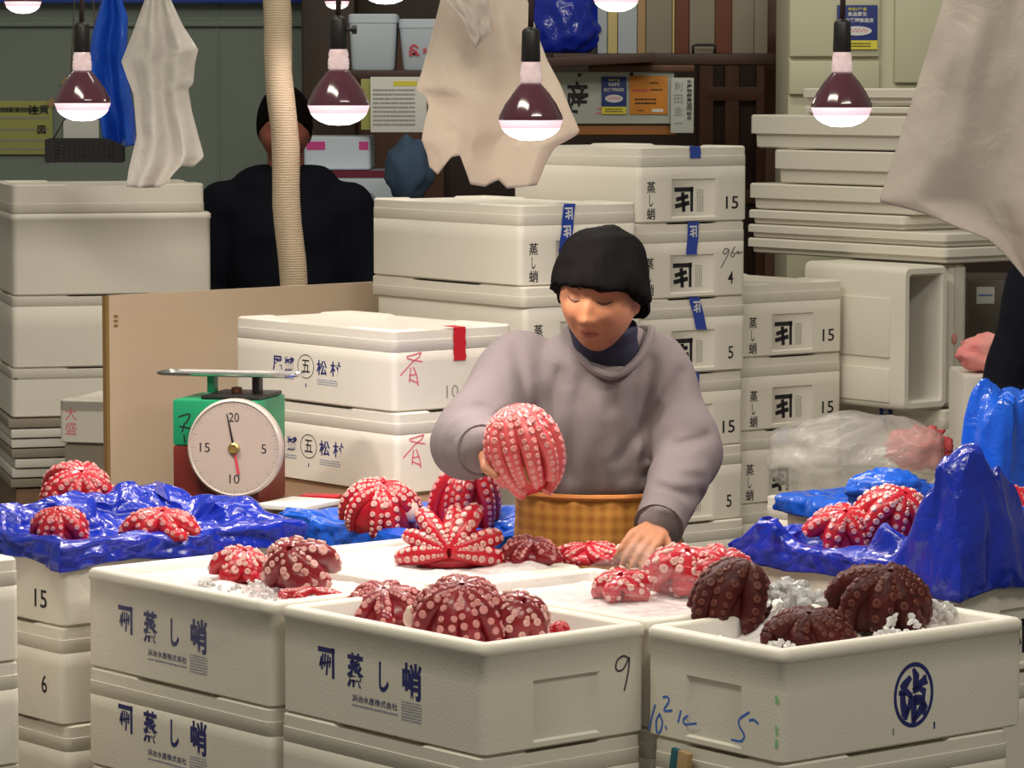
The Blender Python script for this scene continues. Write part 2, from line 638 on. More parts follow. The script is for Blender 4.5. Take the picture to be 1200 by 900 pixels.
def strokes(parent, M, lines, w, material, name='handwriting', curve=True):
    mb = MB()
    for ln in lines:
        ribbon(mb, smooth_path(ln) if curve and len(ln) > 2 else ln, w, material)
    o = mb.build(name, parent, smooth=0)
    o.matrix_basis = M
    return o


def fine_print(parent, M, w, h, rows, material, seed=1, name='fine_print'):
    """rows of print too small to read"""
    rnd = random.Random(seed)
    mb = MB()
    rh = h / rows
    for r in range(rows):
        x = -w / 2
        while x < w / 2 - 0.002:
            l = min(rnd.uniform(0.002, 0.007), w / 2 - x)
            y = h / 2 - (r + 0.5) * rh
            mb.add([(x, y - rh * 0.22, 0), (x + l, y - rh * 0.22, 0), (x + l, y + rh * 0.22, 0), (x, y + rh * 0.22, 0)], [[0, 1, 2, 3]], material)
            x += l + rnd.uniform(0.0008, 0.002)
    o = mb.build(name, parent, smooth=0)
    o.matrix_basis = M
    return o


def trade_mark(parent, M, w, h, material, style='ki', name='trade_mark'):
    """corner bracket with a character under it"""
    mb = MB()

    def q(x0, y0, x1, y1, t):
        ribbon(mb, [(x0 * w, y0 * h), (x1 * w, y1 * h)], t * w, material)
    q(-0.5, 0.43, 0.47, 0.43, 0.20)
    q(0.43, 0.49, 0.43, -0.45, 0.16)
    if style == 'ki':
        q(-0.40, 0.02, 0.18, 0.14, 0.19)
        q(-0.46, -0.26, 0.24, -0.14, 0.20)
        q(-0.08, 0.26, -0.02, -0.44, 0.20)
    else:
        q(-0.34, 0.16, -0.42, -0.12, 0.10)
        q(-0.24, 0.26, -0.30, -0.22, 0.11)
        q(-0.08, 0.28, -0.12, -0.10, 0.11)
        q(0.10, 0.26, 0.00, -0.38, 0.11)
        q(0.24, 0.20, 0.20, -0.12, 0.10)
        q(-0.44, -0.06, 0.28, 0.06, 0.09)
    o = mb.build(name, parent, smooth=0)
    o.matrix_basis = M
    return o


# ------------------------------------------------------------------ foam boxes
FA, FB = 0.28, 0.73


def ring_pts(dx, dy, inset, z, r=0.016, notch=0.0):
    """rounded rectangle ring, extra points along the sides for notches and recesses"""
    r = max(r - inset * 0.5, 0.004)
    x0, y0, x1, y1 = inset, inset, dx - inset, dy - inset
    out = []

    def side(a, b):
        L = (Vector(b) - Vector(a)).length
        e = 0.012 / L
        for t, low in ((0, 0), (FA - e, 0), (FA, 1), (FB, 1), (FB + e, 0), (1, 0)):
            p = Vector(a).lerp(Vector(b), t)
            out.append(Vector((p.x, p.y, z - notch * low)))

    def arc(cx, cy, a0):
        for k in (1, 2):
            a = a0 + PI / 2 * k / 3
            out.append(Vector((cx + r * math.cos(a), cy + r * math.sin(a), z)))
    side((x0 + r, y0, 0), (x1 - r, y0, 0))
    arc(x1 - r, y0 + r, -PI / 2)
    side((x1, y0 + r, 0), (x1, y1 - r, 0))
    arc(x1 - r, y1 - r, 0)
    side((x1 - r, y1, 0), (x0 + r, y1, 0))
    arc(x0 + r, y1 - r, PI / 2)
    side((x0, y1 - r, 0), (x0, y0 + r, 0))
    arc(x0 + r, y0 + r, PI)
    return out


FOAM_CACHE = {}


def foam_mesh(kind, dx, dy, h, recess=None, foam=FOAM, wall=0.028):
    key = (kind, round(dx, 4), round(dy, 4), round(h, 4), recess, foam.name, wall)
    if key in FOAM_CACHE:
        return FOAM_CACHE[key]
    mb = MB()
    rz0, rz1, rd = 0.012, 0.112 if kind != 'open' else 0.118, 0.005
    if kind == 'lid':
        prof = [(0.0012, 0), (0.0, 0.0012, 0), (0.0, 0.026), (0.0012, 0.0266), (0.0012, h - 0.004), (0.006, h, 1), (0.026, h, 1), (0.030, h - 0.006)]
    elif kind == 'body':
        prof = [(0.006, 0), (0.0, 0.004), (0.0, rz0), (0.0, rz1), (0.0, h - 0.0012), (0.0012, h)]
    else:
        prof = [(0.006, 0), (0.0, 0.004), (0.0, rz0), (0.0, rz1), (0.0, h - 0.022), (-0.0025, h - 0.019), (-0.0025, h - 0.006), (0.004, h), (wall - 0.006, h), (wall, h - 0.006), (wall + 0.002, 0.03)]
    rs = []
    for p in prof:
        rs.append(ring_pts(dx, dy, p[0], p[1], notch=0.006 if len(p) > 2 and p[2] else 0.0))
    n = len(rs[0])
    base = 0
    for r in rs:
        mb.v.extend(r)
    kf, ki = mb.mi(foam), mb.mi(FOAM_IN)
    # side index of the recess quad: front side starts at 0, left side (x = 0) is the last side
    side_start = {'front': 0, 'left': 24}
    for i in range(len(rs) - 1):
        for j in range(n):
            a, b = i * n + j, i * n + (j + 1) % n
            quad = [a, b, b + n, a + n]
            if recess and kind != 'lid' and i == 2 and j == side_start[recess] + 2:
                inn = Vector((0, 1, 0)) if recess == 'front' else Vector((1, 0, 0))
                c = sum((mb.v[q] for q in quad), Vector()) / 4
                o = len(mb.v)
                for q in quad:
                    p = mb.v[q]
                    mb.v.append(p.lerp(c, 0.07) + inn * rd)
                for e in range(4):
                    mb.f.append([quad[e], quad[(e + 1) % 4], o + (e + 1) % 4, o + e])
                    mb.m.append(kf)
                mb.f.append([o, o + 1, o + 2, o + 3])
                mb.m.append(kf)
                continue
            mb.f.append(quad)
            mb.m.append(ki if kind == 'open' and i >= 9 else kf)
    mb.f.append(list(range(n))[::-1])
    mb.m.append(kf)
    mb.f.append([(len(rs) - 1) * n + j for j in range(n)])
    mb.m.append(ki if kind == 'open' else kf)
    me = bpy.data.meshes.new('foam_' + kind)
    me.from_pydata([tuple(p) for p in mb.v], [], mb.f)
    for m in mb.mats:
        me.materials.append(m)
    me.polygons.foreach_set('material_index', mb.m)
    me.polygons.foreach_set('use_smooth', [True] * len(me.polygons))
    me.set_sharp_from_angle(angle=R(50))
    me.update()
    FOAM_CACHE[key] = me
    return me


U = lambda th: Vector((-math.sin(th), math.cos(th), 0))
V = lambda th: Vector((math.cos(th), math.sin(th), 0))


def foam_box(label, loc, th, dx, dy, h, closed=True, recess=None, foam=FOAM, group=None, lid_h=0.052, name='foam_box'):
    t = thing(name, label, 'box', loc, th, group)
    if closed:
        link('body', foam_mesh('body', dx, dy, h - lid_h, recess, foam), t)
        o = link('lid', foam_mesh('lid', dx, dy, lid_h - 0.0006, None, foam), t)
        o.location = (0, 0, h - lid_h + 0.0004)
    else:
        link('body', foam_mesh('open', dx, dy, h, recess, foam), t)
    t['dims'] = (dx, dy, h)
    return t


def blue_tape(t, face, u, z0, z1, dy, w=0.036, lean=0.0, marks=2, over=True, material=TAPE_BLUE):
    M = face_matrix(face, dy, u, 0, 0.002)
    mb = MB()
    rnd = random.Random(int(u * 1000 + z1 * 777))
    pts = []
    n = 8
    for i in range(n + 1):
        z = lerp(z1, z0, i / n)
        dx = lean * (i / n) + rnd.uniform(-0.0015, 0.0015)
        pts.append([(dx - w / 2, z, 0.001 + rnd.uniform(0, 0.0008)), (dx, z, 0.001), (dx + w / 2, z, 0.001 + rnd.uniform(0, 0.0008))])
    if over:
        pts.insert(0, [(-w / 2, z1 + 0.0012, -0.045), (0, z1 + 0.0012, -0.045), (w / 2, z1 + 0.0012, -0.045)])
    o0 = len(mb.v)
    vs = [p for r in pts for p in r]
    fs = []
    for i in range(len(pts) - 1):
        for j in range(2):
            a = i * 3 + j
            fs.append([a, a + 3, a + 4, a + 1])
    mb.add(vs, fs, material)
    tape = mb.build('tape', t, smooth=60)
    tape.matrix_basis = M
    for k in range(marks):
        zz = z1 - 0.024 - k * 0.045
        if zz - 0.016 > z0:
            trade_mark(tape, Matrix.Translation((lean * (z1 - zz) / max(z1 - z0, 1e-3), zz, 0.0028)), 0.022, 0.030, WHITE_INK, 'ki', 'tape_print')
    return tape


BH = 0.196


def steamed_box(label, loc, th, number, tape=None, recess='front', group=None, extra=None, h=BH, dy=0.546):
    """closed box of the dealer with the bracket mark in a recess"""
    dx = 0.365
    t = foam_box(label, loc, th, dx, dy, h, True, recess, group=group)
    f = 'front'
    for k, ch in enumerate('蒸し蛸'):
        put_text(t, face_matrix(f, dy, 0.042, 0.092 - 0.034 * k), ch, 0.028 if k != 1 else 0.012, 0.030, BLACK_INK, 0.012)
    trade_mark(t, face_matrix(f, dy, 0.155, 0.058, -0.0045), 0.058, 0.062, BLACK_INK)
    fine_print(t, face_matrix(f, dy, 0.208, 0.056, -0.0045) @ Matrix.Rotation(PI / 2, 4, 'Z'), 0.058, 0.024, 4, GREY_INK, 3)
    if number:
        put_text(t, face_matrix(f, dy, 0.312, 0.048), number, 0.042 if len(number) > 1 else 0.018, 0.033, BLACK_INK, 0.008, 'printed_number')
    if tape:
        blue_tape(t, f, tape[0], tape[1], h, dy, lean=tape[2])
    return t


def front_prints(t, dy, blurred=False, company=True):
    """blue print on the long side of the display boxes"""
    f = 'left'
    trade_mark(t, face_matrix(f, dy, 0.134, 0.104), 0.045, 0.053, NAVY, 'shu')
    for ch, u, w, z, h in (('蒸', 0.217, 0.047, 0.101, 0.062), ('し', 0.298, 0.028, 0.100, 0.052), ('蛸', 0.375, 0.056, 0.103, 0.064)):
        put_text(t, face_matrix(f, dy, u, z), ch, w, h, NAVY, 0.030)
    put_text(t, face_matrix(f, dy, 0.272, 0.053), '浜治水産株式会社', 0.128, 0.0125, NAVY, 0.01)
    fine_print(t, face_matrix(f, dy, 0.272, 0.040), 0.128, 0.007, 1, FAINT_BLUE, 5)
    fine_print(t, face_matrix(f, dy, 0.375, 0.050), 0.056, 0.036, 7, FAINT_BLUE, 8)


# ------------------------------------------------------------------ the setting
def struct(o, label=None):
    o['kind'] = 'structure'
    if label:
        o['label'] = label
    return o


mb = MB()
mb.box((0, 7.5, -0.05), (9, 12, 0.1), FLOORM)
struct(mb.build('floor'))
YB = 12.4
wx = P(356, 100, YB).x
mb = MB()
mb.box(((-4 + wx) / 2, YB + 0.05, 1.9), (wx + 4, 0.1, 3.8), WALLPAINT)
struct(mb.build('wall_back'))
mb = MB()
mb.box(((4 + wx) / 2, YB + 0.05, 1.9), (4 - wx, 0.1, 3.8), DARKWOOD)
struct(mb.build('wall_rear'))
# panel joints of the painted partition
for k, (x0, y0, x1, y1, wd) in enumerate(((255, 0, 255, 220, 0.006),)):
    a, b = P(x0, y0, YB - 0.012), P(x1, y1, YB - 0.012)
    mb = MB()
    mb.box(((a.x + b.x) / 2, YB - 0.004, 1.9), (0.008, 0.005, 3.7), WALLPAINT)
    struct(mb.build('trim_1'))
zt = P(100, 28, YB).z
mb = MB()
mb.box(((-4 + wx) / 2, YB - 0.012, zt), (wx + 4, 0.022, 0.02), WALLPAINT, bevel=0.004)
struct(mb.build('trim_3'))
zt = P(100, 1, YB).z
mb = MB()
mb.box(((-4 + wx) / 2, YB - 0.04, zt + 0.02), (wx + 4, 0.08, 0.06), TAPE_BLUE, bevel=0.006)
struct(mb.build('trim_4'))
# dark upright between partition and shelves
a, b = P(356, 0, YB - 0.2), P(418, 0, YB - 0.2)
mb = MB()
mb.box(((a.x + b.x) / 2, YB - 0.2, 1.5), (b.x - a.x, 0.3, 3.0), DARKWOOD, bevel=0.01)
struct(mb.build('trim_5'))
# wooden door with a raised frame
a, b = P(818, 60, 12.0), P(905, 60, 12.0)
mb = MB()
mb.box(((a.x + b.x) / 2, 12.05, 1.2), (b.x - a.x, 0.05, 2.4), DARKWOOD)
for xx in (a.x + 0.03, b.x - 0.03, a.x + 0.12):
    mb.box((xx, 12.015, 1.2), (0.05, 0.03, 2.4), BROWNWOOD, bevel=0.005)
for zz in (1.36, 1.72, 2.2):
    mb.box(((a.x + b.x) / 2, 12.012, zz), (b.x - a.x - 0.06, 0.026, 0.05), BROWNWOOD, bevel=0.005)
struct(mb.build('door_1'))
# brown wooden jamb beside the door
a, b = P(897, 200, 11.4), P(932, 200, 11.4)
mb = MB()
mb.box(((a.x + b.x) / 2, 11.45, 1.05), (b.x - a.x, 0.1, 2.1 - 0.13), BROWNWOOD, bevel=0.006)
struct(mb.build('trim_6'))
# wooden boarding behind the shelf
a, b = P(357, 60, 12.3), P(520, 170, 12.3)
mb = MB()
mb.box(((a.x + b.x) / 2, 12.34, (a.z + b.z) / 2 - 0.2), (b.x - a.x, 0.05, a.z - b.z + 0.5), BROWNWOOD)
struct(mb.build('trim_7'))


# ------------------------------------------------------------------ stacks of foam boxes in the display
RIM = 0.825
TH = R(40)
DX, DY, H0 = 0.365, 0.566, 0.19
fc = PZ(566, 756, RIM)
fc.z = 0


def stack_below(loc, z_top, th, labels, dx, dy, h=H0, recess=None, group=None, prints=None, jig=0.004, seed=0, foam=FOAM):
    rnd = random.Random(seed)
    out = []
    z = z_top
    for k, lb in enumerate(labels):
        z -= h
        p = loc + V(th) * rnd.uniform(-jig, jig) + U(th) * rnd.uniform(-jig, jig)
        t = foam_box(lb, (p.x, p.y, z), th, dx, dy, h - 0.0006, True, recess, foam, group)
        if prints:
            prints(t)
        out.append(t)
    return z


def pallet(label, loc, th, dx, dy, h):
    t = thing('wooden_pallet', label, 'pallet', loc, th)
    for k in range(5):
        mb = MB()
        mb.box((dx / 2, dy * (k + 0.5) / 5, h - 0.009), (dx, dy / 5 - 0.012, 0.016), WOOD, bevel=0.002)
        mb.build('deck_board', t)
    for k in range(2):
        mb = MB()
        mb.box((dx * (0.12 + 0.76 * k), dy / 2, (h - 0.018) / 2), (0.05, dy, h - 0.019), WOOD, bevel=0.002)
        mb.build('bearer', t)
    return t


u, v = U(TH), V(TH)
# front box, marked 9
f_open = foam_box('open white foam box marked 9 holding four dark red octopus pieces', (fc.x, fc.y, RIM - H0), TH, DX, DY, H0, False, 'front')
front_prints(f_open, DY)
strokes(f_open, face_matrix('front', DY, 0.285, 0.06), [
    [(0.040, 0.072), (0.028, 0.078), (0.014, 0.072), (0.010, 0.060), (0.016, 0.053), (0.028, 0.056), (0.037, 0.068), (0.041, 0.073), (0.039, 0.050), (0.030, 0.018)]], 0.0035, PEN_INK)
stack_below(fc, RIM - H0, TH, ['closed white foam box directly under the open box marked 9'], DX, DY, group=None, seed=1)
stack_below(fc, RIM - 2 * H0, TH, ['closed white foam box lowest in view under the box marked 9', 'white foam box on the floor boards under the box marked 9'], DX, DY, seed=2)
# box to its left, wrapped in film
lc = fc + u * (DY + 0.028) + v * -0.004
lc.z = 0
l_open = foam_box('open white foam box wrapped in clear film, two octopus pieces on ice', (lc.x, lc.y, RIM - H0), TH, DX, 0.60, H0, False)
for bx in (l_open,):
    front_prints(bx, 0.60)
stack_below(lc, RIM - H0, TH, ['closed blue printed foam box under the film wrapped box'], DX, 0.60, prints=lambda t: front_prints(t, 0.60), seed=3)
stack_below(lc, RIM - 2 * H0, TH, ['third foam box down under the film wrapped box', 'foam box on the floor boards under the film wrapped box'], DX, 0.60, seed=4)
pallet('low wooden pallet under the front foam box stacks', (fc.x, fc.y, 0), TH, DX - 0.012, 1.18, RIM - 4 * H0 - 0.001)
# second row behind
c2 = fc + v * (DX + 0.018) + u * 0.01
l2c = lc + v * (DX + 0.018) + u * 0.005
c2.z = l2c.z = 0
f2_open = foam_box('open foam box behind the box marked 9, red octopus under clear film', (c2.x, c2.y, RIM - H0), TH, DX, DY, H0, False)
l2_open = foam_box('open foam box full of ice with the star shaped red octopus', (l2c.x, l2c.y, RIM - H0), TH, DX, 0.545, H0, False)
for k, (c, d, nm) in enumerate(((c2, DY, 'box of film covered octopus'), (l2c, 0.545, 'ice box of the star shaped octopus'))):
    stack_below(c, RIM - H0, TH, ['foam box %s under the %s' % (w, nm) for w in ('directly', 'second down', 'lowest')], DX, d, seed=7 + k)
pallet('low wooden pallet under the second row of foam boxes', (c2.x, c2.y, 0), TH, DX - 0.012, 1.1, RIM - 4 * H0 - 0.001)
# right box with the ringed character
THR = R(38)
RX, RY = 0.57, 0.345
rc = PZ(917, 763, RIM)
rc.z = 0
r_open = foam_box('open white foam box with a ringed navy character and dark brown octopus', (rc.x, rc.y, RIM - H0), THR, RX, RY, H0, False, 'left')
ML = face_matrix('left', RY, 0, 0)


def bl(x, y):
    return ((x - 45) / 805 * RY, (755 + (x - 50) * 0.2456 - y) / 5 / 690.0 + 0.004)


strokes(r_open, ML, [[bl(*p) for p in s] for s in (
    [(100, 595), (60, 740)], [(128, 650), (108, 690), (112, 755), (132, 755), (145, 700), (128, 650)],
    [(165, 725), (170, 738)], [(150, 550), (175, 548), (185, 575), (155, 628), (203, 630)],
    [(258, 635), (242, 700)], [(300, 665), (275, 685), (285, 715), (352, 712)])], 0.0042, BLUE_INK)
strokes(r_open, ML, [[bl(*p) for p in s] for s in (
    [(662, 655), (610, 690), (605, 730), (635, 790), (615, 822), (562, 812)], [(665, 702), (690, 700), (714, 722)])], 0.0042, BLUE_INK)
for g_ in ([bl(815, 570), bl(825, 590), bl(818, 600)], [bl(818, 745), bl(822, 780)], [bl(820, 820), bl(818, 860)]):
    strokes(r_open, ML, [g_], 0.006, GREEN_INK, 'marker_smudge')
MF = face_matrix('front', RY, 0.302, 0.084)
mb = MB()
NR = 48
vo = []
for j in range(NR):
    a = 2 * PI * j / NR
    vo += [(0.047 * math.cos(a), 0.056 * math.sin(a), 0), (0.0405 * math.cos(a), 0.0485 * math.sin(a), 0)]
mb.add(vo, [[2 * j, (2 * j + 2) % (2 * NR), (2 * j + 3) % (2 * NR), 2 * j + 1] for j in range(NR)], NAVY)
rng = mb.build('printed_ring', r_open, smooth=0)
rng.matrix_basis = MF


def cm(x, y):
    return ((x - 383) / 372 * 0.094, (537 - y - (x - 383) * 0.16) / 560 * 0.112)


mb = MB()
for pts, w in (([(268, 475), (300, 455), (345, 395)], [0.008, 0.017, 0.010]), ([(380, 318), (405, 370), (400, 470)], [0.006, 0.015, 0.013]),
               ([(485, 370), (490, 410), (440, 440), (395, 500)], [0.006, 0.019, 0.012, 0.010]), ([(385, 500), (440, 480), (480, 500), (478, 560), (400, 560)], [0.010, 0.010, 0.012, 0.012, 0.010]),
               ([(252, 525), (320, 515), (355, 545)], [0.008, 0.012, 0.010]), ([(280, 540), (285, 620), (310, 700), (312, 745)], [0.012, 0.014, 0.020, 0.006]),
               ([(350, 560), (345, 640), (320, 690)], [0.008, 0.010, 0.010]), ([(385, 560), (385, 660), (385, 765)], [0.012, 0.014, 0.010]),
               ([(400, 600), (470, 590), (490, 640), (478, 700)], [0.010, 0.012, 0.014, 0.006]), ([(470, 620), (440, 680), (385, 760)], [0.012, 0.014, 0.008])):
    ribbon(mb, [cm(*p) for p in pts], w, NAVY)
ch = mb.build('printed_character', r_open, smooth=0)
ch.matrix_basis = MF
for uu in (0.255, 0.352):
    put_text(r_open, face_matrix('front', RY, uu, 0.026), 'I', 0.004, 0.012, NAVY if uu > 0.3 else GREY_INK, 0.0)
rc2 = rc + V(THR) * -0.004 + U(THR) * -0.002
zz = stack_below(rc2 + V(THR) * 0.006, RIM - H0, THR, ['closed foam box under the box with the ringed character'], RX - 0.035, RY - 0.012, seed=11)
stack_below(rc2 + V(THR) * 0.004, zz, THR, ['third foam box down under the ringed character box', 'foam box on the floor boards under the ringed character box'], RX - 0.03, RY - 0.012, seed=12)
pallet('low wooden pallet under the ringed character box stack', (rc.x, rc.y, 0), THR, RX - 0.03, RY, RIM - 4 * H0 - 0.001)
# cardboard strip caught under the rim of the right box
sp = rc + U(THR) * 0.235 - V(THR) * 0.012
mb = MB()
mb.box((0, 0, 0), (0.012, 0.026, 0.11), CARD_TAN, rot=(R(8), 0, 0), bevel=0.002)
mb.box((0, 0.022, 0.012), (0.010, 0.020, 0.09), TEAL, rot=(R(10), 0, 0), bevel=0.002)
o = mb.build('cardboard_strip', loc=(sp.x, sp.y, RIM - H0 - 0.066), rot=(0, 0, THR))
tag(o, 'tan and teal folded strip tucked against the lower right foam boxes', 'cardboard strip')

# left stack under the blue liner (15, 6)
qc = P(73, 640, 6.57)
QZ = qc.z
QH = 0.160
qc.z = 0
QX, QY = 0.56, 0.365


def q_print(number):
    def f(t):
        put_text(t, face_matrix('left', QY, 0.30, 0.075), number, 0.045 if len(number) > 1 else 0.020, 0.036, BLACK_INK, 0.01, 'printed_number')
    return f


q_open = foam_box('open foam box stamped 15 lined with dark blue plastic', (qc.x, qc.y, QZ - QH), TH, QX, QY, QH, False)
put_text(q_open, face_matrix('left', QY, 0.285, 0.048), '15', 0.045, 0.036, BLACK_INK, 0.01, 'printed_number')
trade_mark(q_open, face_matrix('left', QY, 0.13, 0.055), 0.058, 0.062, BLACK_INK)
qz = stack_below(qc, QZ - QH, TH, ['closed foam box stamped 6 under the box stamped 15'], QX, QY, 0.194, prints=q_print('6'), seed=21)
qz = stack_below(qc, qz, TH, ['foam box beneath the one stamped 6', 'foam box on the floor boards beneath the one stamped 6'], QX, QY, 0.194, seed=22)
pallet('low wooden pallet under the stack stamped 15 and 6', (qc.x, qc.y, 0), TH, QX, QY, qz - 0.001)
# far left stack cut by the frame
EZ = 0.876
ec = PZ(24, 652, EZ) - V(TH) * DX
ec.z = 0
ez = EZ
for k, lb in enumerate(('white foam box at the frame edge beside the stack stamped 15, topmost', 'second foam box at the frame edge beside the stack stamped 15', 'third foam box at the frame edge beside the stack stamped 6', 'foam box on the floor boards at the frame edge stack')):
    ez = stack_below(ec, ez, TH, [lb], DX, DY, 0.195, seed=31 + k)
pallet('low wooden pallet under the frame edge stack', (ec.x, ec.y, 0), TH, DX, DY, ez - 0.001)

# boxes with blue liners on the right
R2Z = 0.87
r2c = PZ(1125, 672, R2Z)
r2c.z = 0
r2_open = foam_box('open foam box with black bracket mark, crumpled blue liner pulled up', (r2c.x, r2c.y, R2Z - 0.196), TH, DX, DY, 0.196, False, 'front')
trade_mark(r2_open, face_matrix('front', DY, 0.155, 0.062, -0.0045), 0.058, 0.062, BLACK_INK)
for k, c_ in enumerate('蒸し蛸'):
    put_text(r2_open, face_matrix('front', DY, 0.042, 0.100 - 0.034 * k), c_, 0.028 if k != 1 else 0.012, 0.030, BLACK_INK, 0.012)
z = stack_below(r2c, R2Z - 0.196, TH, ['foam box %s under the bracket marked blue lined box' % w for w in ('directly', 'second down', 'lowest')], DX, DY, 0.196, seed=41)
pallet('low wooden pallet under the bracket marked blue lined box', (r2c.x, r2c.y, 0), TH, DX, DY, z - 0.001)
r3c = PZ(1150, 612, R2Z)
r3c.z = 0
r3_open = foam_box('open foam box at the frame edge with bright blue liner standing up', (r3c.x, r3c.y, R2Z - 0.196), TH, DX, DY, 0.196, False)
z = stack_below(r3c, R2Z - 0.196, TH, ['foam box %s under the frame edge blue lined box' % w for w in ('directly', 'second down', 'lowest')], DX, DY, 0.196, seed=45)
pallet('low wooden pallet under the frame edge blue lined box', (r3c.x, r3c.y, 0), TH, DX, DY, z - 0.001)
# box with the blue liner in front of the woman
L3Z = 0.80
l3c = PZ(676, 621, L3Z) - v * DX
l3c.z = 0
l3_open = foam_box('open foam box by the woman, blue liner and two plump octopus', (l3c.x, l3c.y, L3Z - H0), TH, DX, 0.54, H0, False)
z = stack_below(l3c, L3Z - H0, TH, ['foam box %s under the blue lined box by the woman' % w for w in ('directly', 'second down', 'lowest')], DX, 0.54, seed=51)
pallet('low wooden pallet under the blue lined box by the woman', (l3c.x, l3c.y, 0), TH, DX, 0.54, z - 0.001)

# ------------------------------------------------------------------ table, board, scale, paired boxes
TZ = 0.80
tab = thing('work_table', 'brown wooden table behind the octopus boxes carrying the scale', 'table', (-0.475, 8.16, 0))
mb = MB()
mb.box((0, 0, TZ - 0.02), (0.65, 0.86, 0.04), WOOD, bevel=0.004)
mb.build('table_top', tab)
for sx in (-1, 1):
    for sy in (-1, 1):
        mb = MB()
        mb.box((sx * 0.28, sy * 0.38, (TZ - 0.04) / 2), (0.06, 0.06, TZ - 0.041), WOOD, bevel=0.004)
        mb.build('leg', tab)
mb = MB()
mb.box((0, -0.38, TZ - 0.09), (0.50, 0.03, 0.09), WOOD, bevel=0.003)
mb.build('apron_rail', tab)

# paired boxes with the shop print
THM = R(39)
mzt = 1.188
mc = PZ(461, 387, mzt)
MH = 0.191
MY, MX = 0.645, 0.355


def m_prints(t, faint=False):
    f = 'left'
    for ch, uu, w in (('尾', 0.181, 0.040), ('鷲', 0.230, 0.042), ('五', 0.298, 0.033), ('松', 0.363, 0.042), ('村', 0.418, 0.042)):
        put_text(t, face_matrix(f, MY, uu, 0.086), ch, w, 0.036 if ch != '五' else 0.030, NAVY if ch != '五' else BLACK_INK, 0.022 if ch != '五' else 0.008)
    mb = MB()
    vs = []
    for j in range(40):
        a = 2 * PI * j / 40
        vs += [(0.0335 * math.cos(a), 0.029 * math.sin(a), 0), (0.0315 * math.cos(a), 0.027 * math.sin(a), 0)]
    mb.add(vs, [[2 * j, (2 * j + 2) % 80, (2 * j + 3) % 80, 2 * j + 1] for j in range(40)], BLACK_INK)
    o = mb.build('printed_ring', t, smooth=0)
    o.matrix_basis = face_matrix(f, MY, 0.298, 0.085)
    fine_print(t, face_matrix(f, MY, 0.207, 0.055), 0.083, 0.012, 2, FAINT_BLUE, 11)
    fine_print(t, face_matrix(f, MY, 0.385, 0.052), 0.083, 0.016, 3, FAINT_BLUE, 12)
    put_text(t, face_matrix(f, MY, 0.298, 0.040), 'I', 0.004, 0.009, NAVY, 0.0)
    f = 'front'

    def g(x, y):
        return ((x - 235) / 980 * MX, (919 - (x - 235) * 0.09 - y) / 7.5 / 490)
    strokes(t, face_matrix(f, MY, 0, 0), [[g(*p) for p in s] for s in (
        [(340, 440), (455, 402)], [(455, 402), (440, 440), (390, 480), (290, 600)], [(345, 455), (400, 470), (465, 478)],
        [(372, 535), (360, 655)], [(395, 530), (420, 600), (432, 685)], [(362, 600), (415, 590)], [(362, 632), (425, 660)])], 0.0036, PINK_INK, curve=False)
    put_text(t, face_matrix(f, MY, 0.172, 0.040), '10', 0.036, 0.030, GREY_INK, 0.0, 'handwritten_number')


m_top = foam_box('upper of two closed foam boxes with red tape and blue shop print', (mc.x, mc.y, mzt - MH), THM, MX, MY, MH - 0.001, True)
m_prints(m_top)
blue_tape(m_top, 'front', 0.192, 0.112, MH - 0.001, MY, w=0.036, marks=0, material=TAPE_RED)
m_low = foam_box('lower of two closed foam boxes with blue shop print on the table', (mc.x + 0.006, mc.y - 0.006, mzt - 2 * MH), THM, MX, MY, MH - 0.001, True)
m_prints(m_low)
blue_tape(m_low, 'front', 0.192, 0.185, MH - 0.001, MY, w=0.036, marks=0, material=TAPE_RED, over=False)
mb = MB()
bk = mzt - 2 * MH - TZ

# thin base board under the paired boxes when the table top is lower
mb.box((MX / 2, MY / 2, bk / 2), (MX * 0.98, MY * 0.98, max(bk - 0.001, 0.001)), WOOD)
o = mb.build('wooden_board', loc=(mc.x + 0.006, mc.y - 0.006, TZ), rot=(0, 0, THM))
tag(o, 'thin wooden board lying under the pair of shop printed boxes', 'board')

# plywood board
pa, pb = P(122, 346, 8.62), P(448, 328, 9.26)
d = Vector((pb.x - pa.x, pb.y - pa.y, 0))
L = d.length
ang = math.atan2(d.y, d.x)
ztop = pa.z
mb = MB()
mb.box((L / 2, 0, (ztop - 0.002) / 2), (L, 0.014, ztop - 0.002), PLY)
mb.box((0.004, 0, (ztop - 0.002) / 2), (0.010, 0.0155, ztop - 0.002), PLY_EDGE)
for k in range(3):
    mb.box((0.03, -0.0078, ztop - 0.055 - 0.012 * k), (0.012, 0.0015, 0.006), PLY_EDGE)
o = mb.build('plywood_board', loc=(pa.x, pa.y, 0.001), rot=(0, 0, ang))
tag(o, 'upright bare plywood board standing behind the scale', 'board')


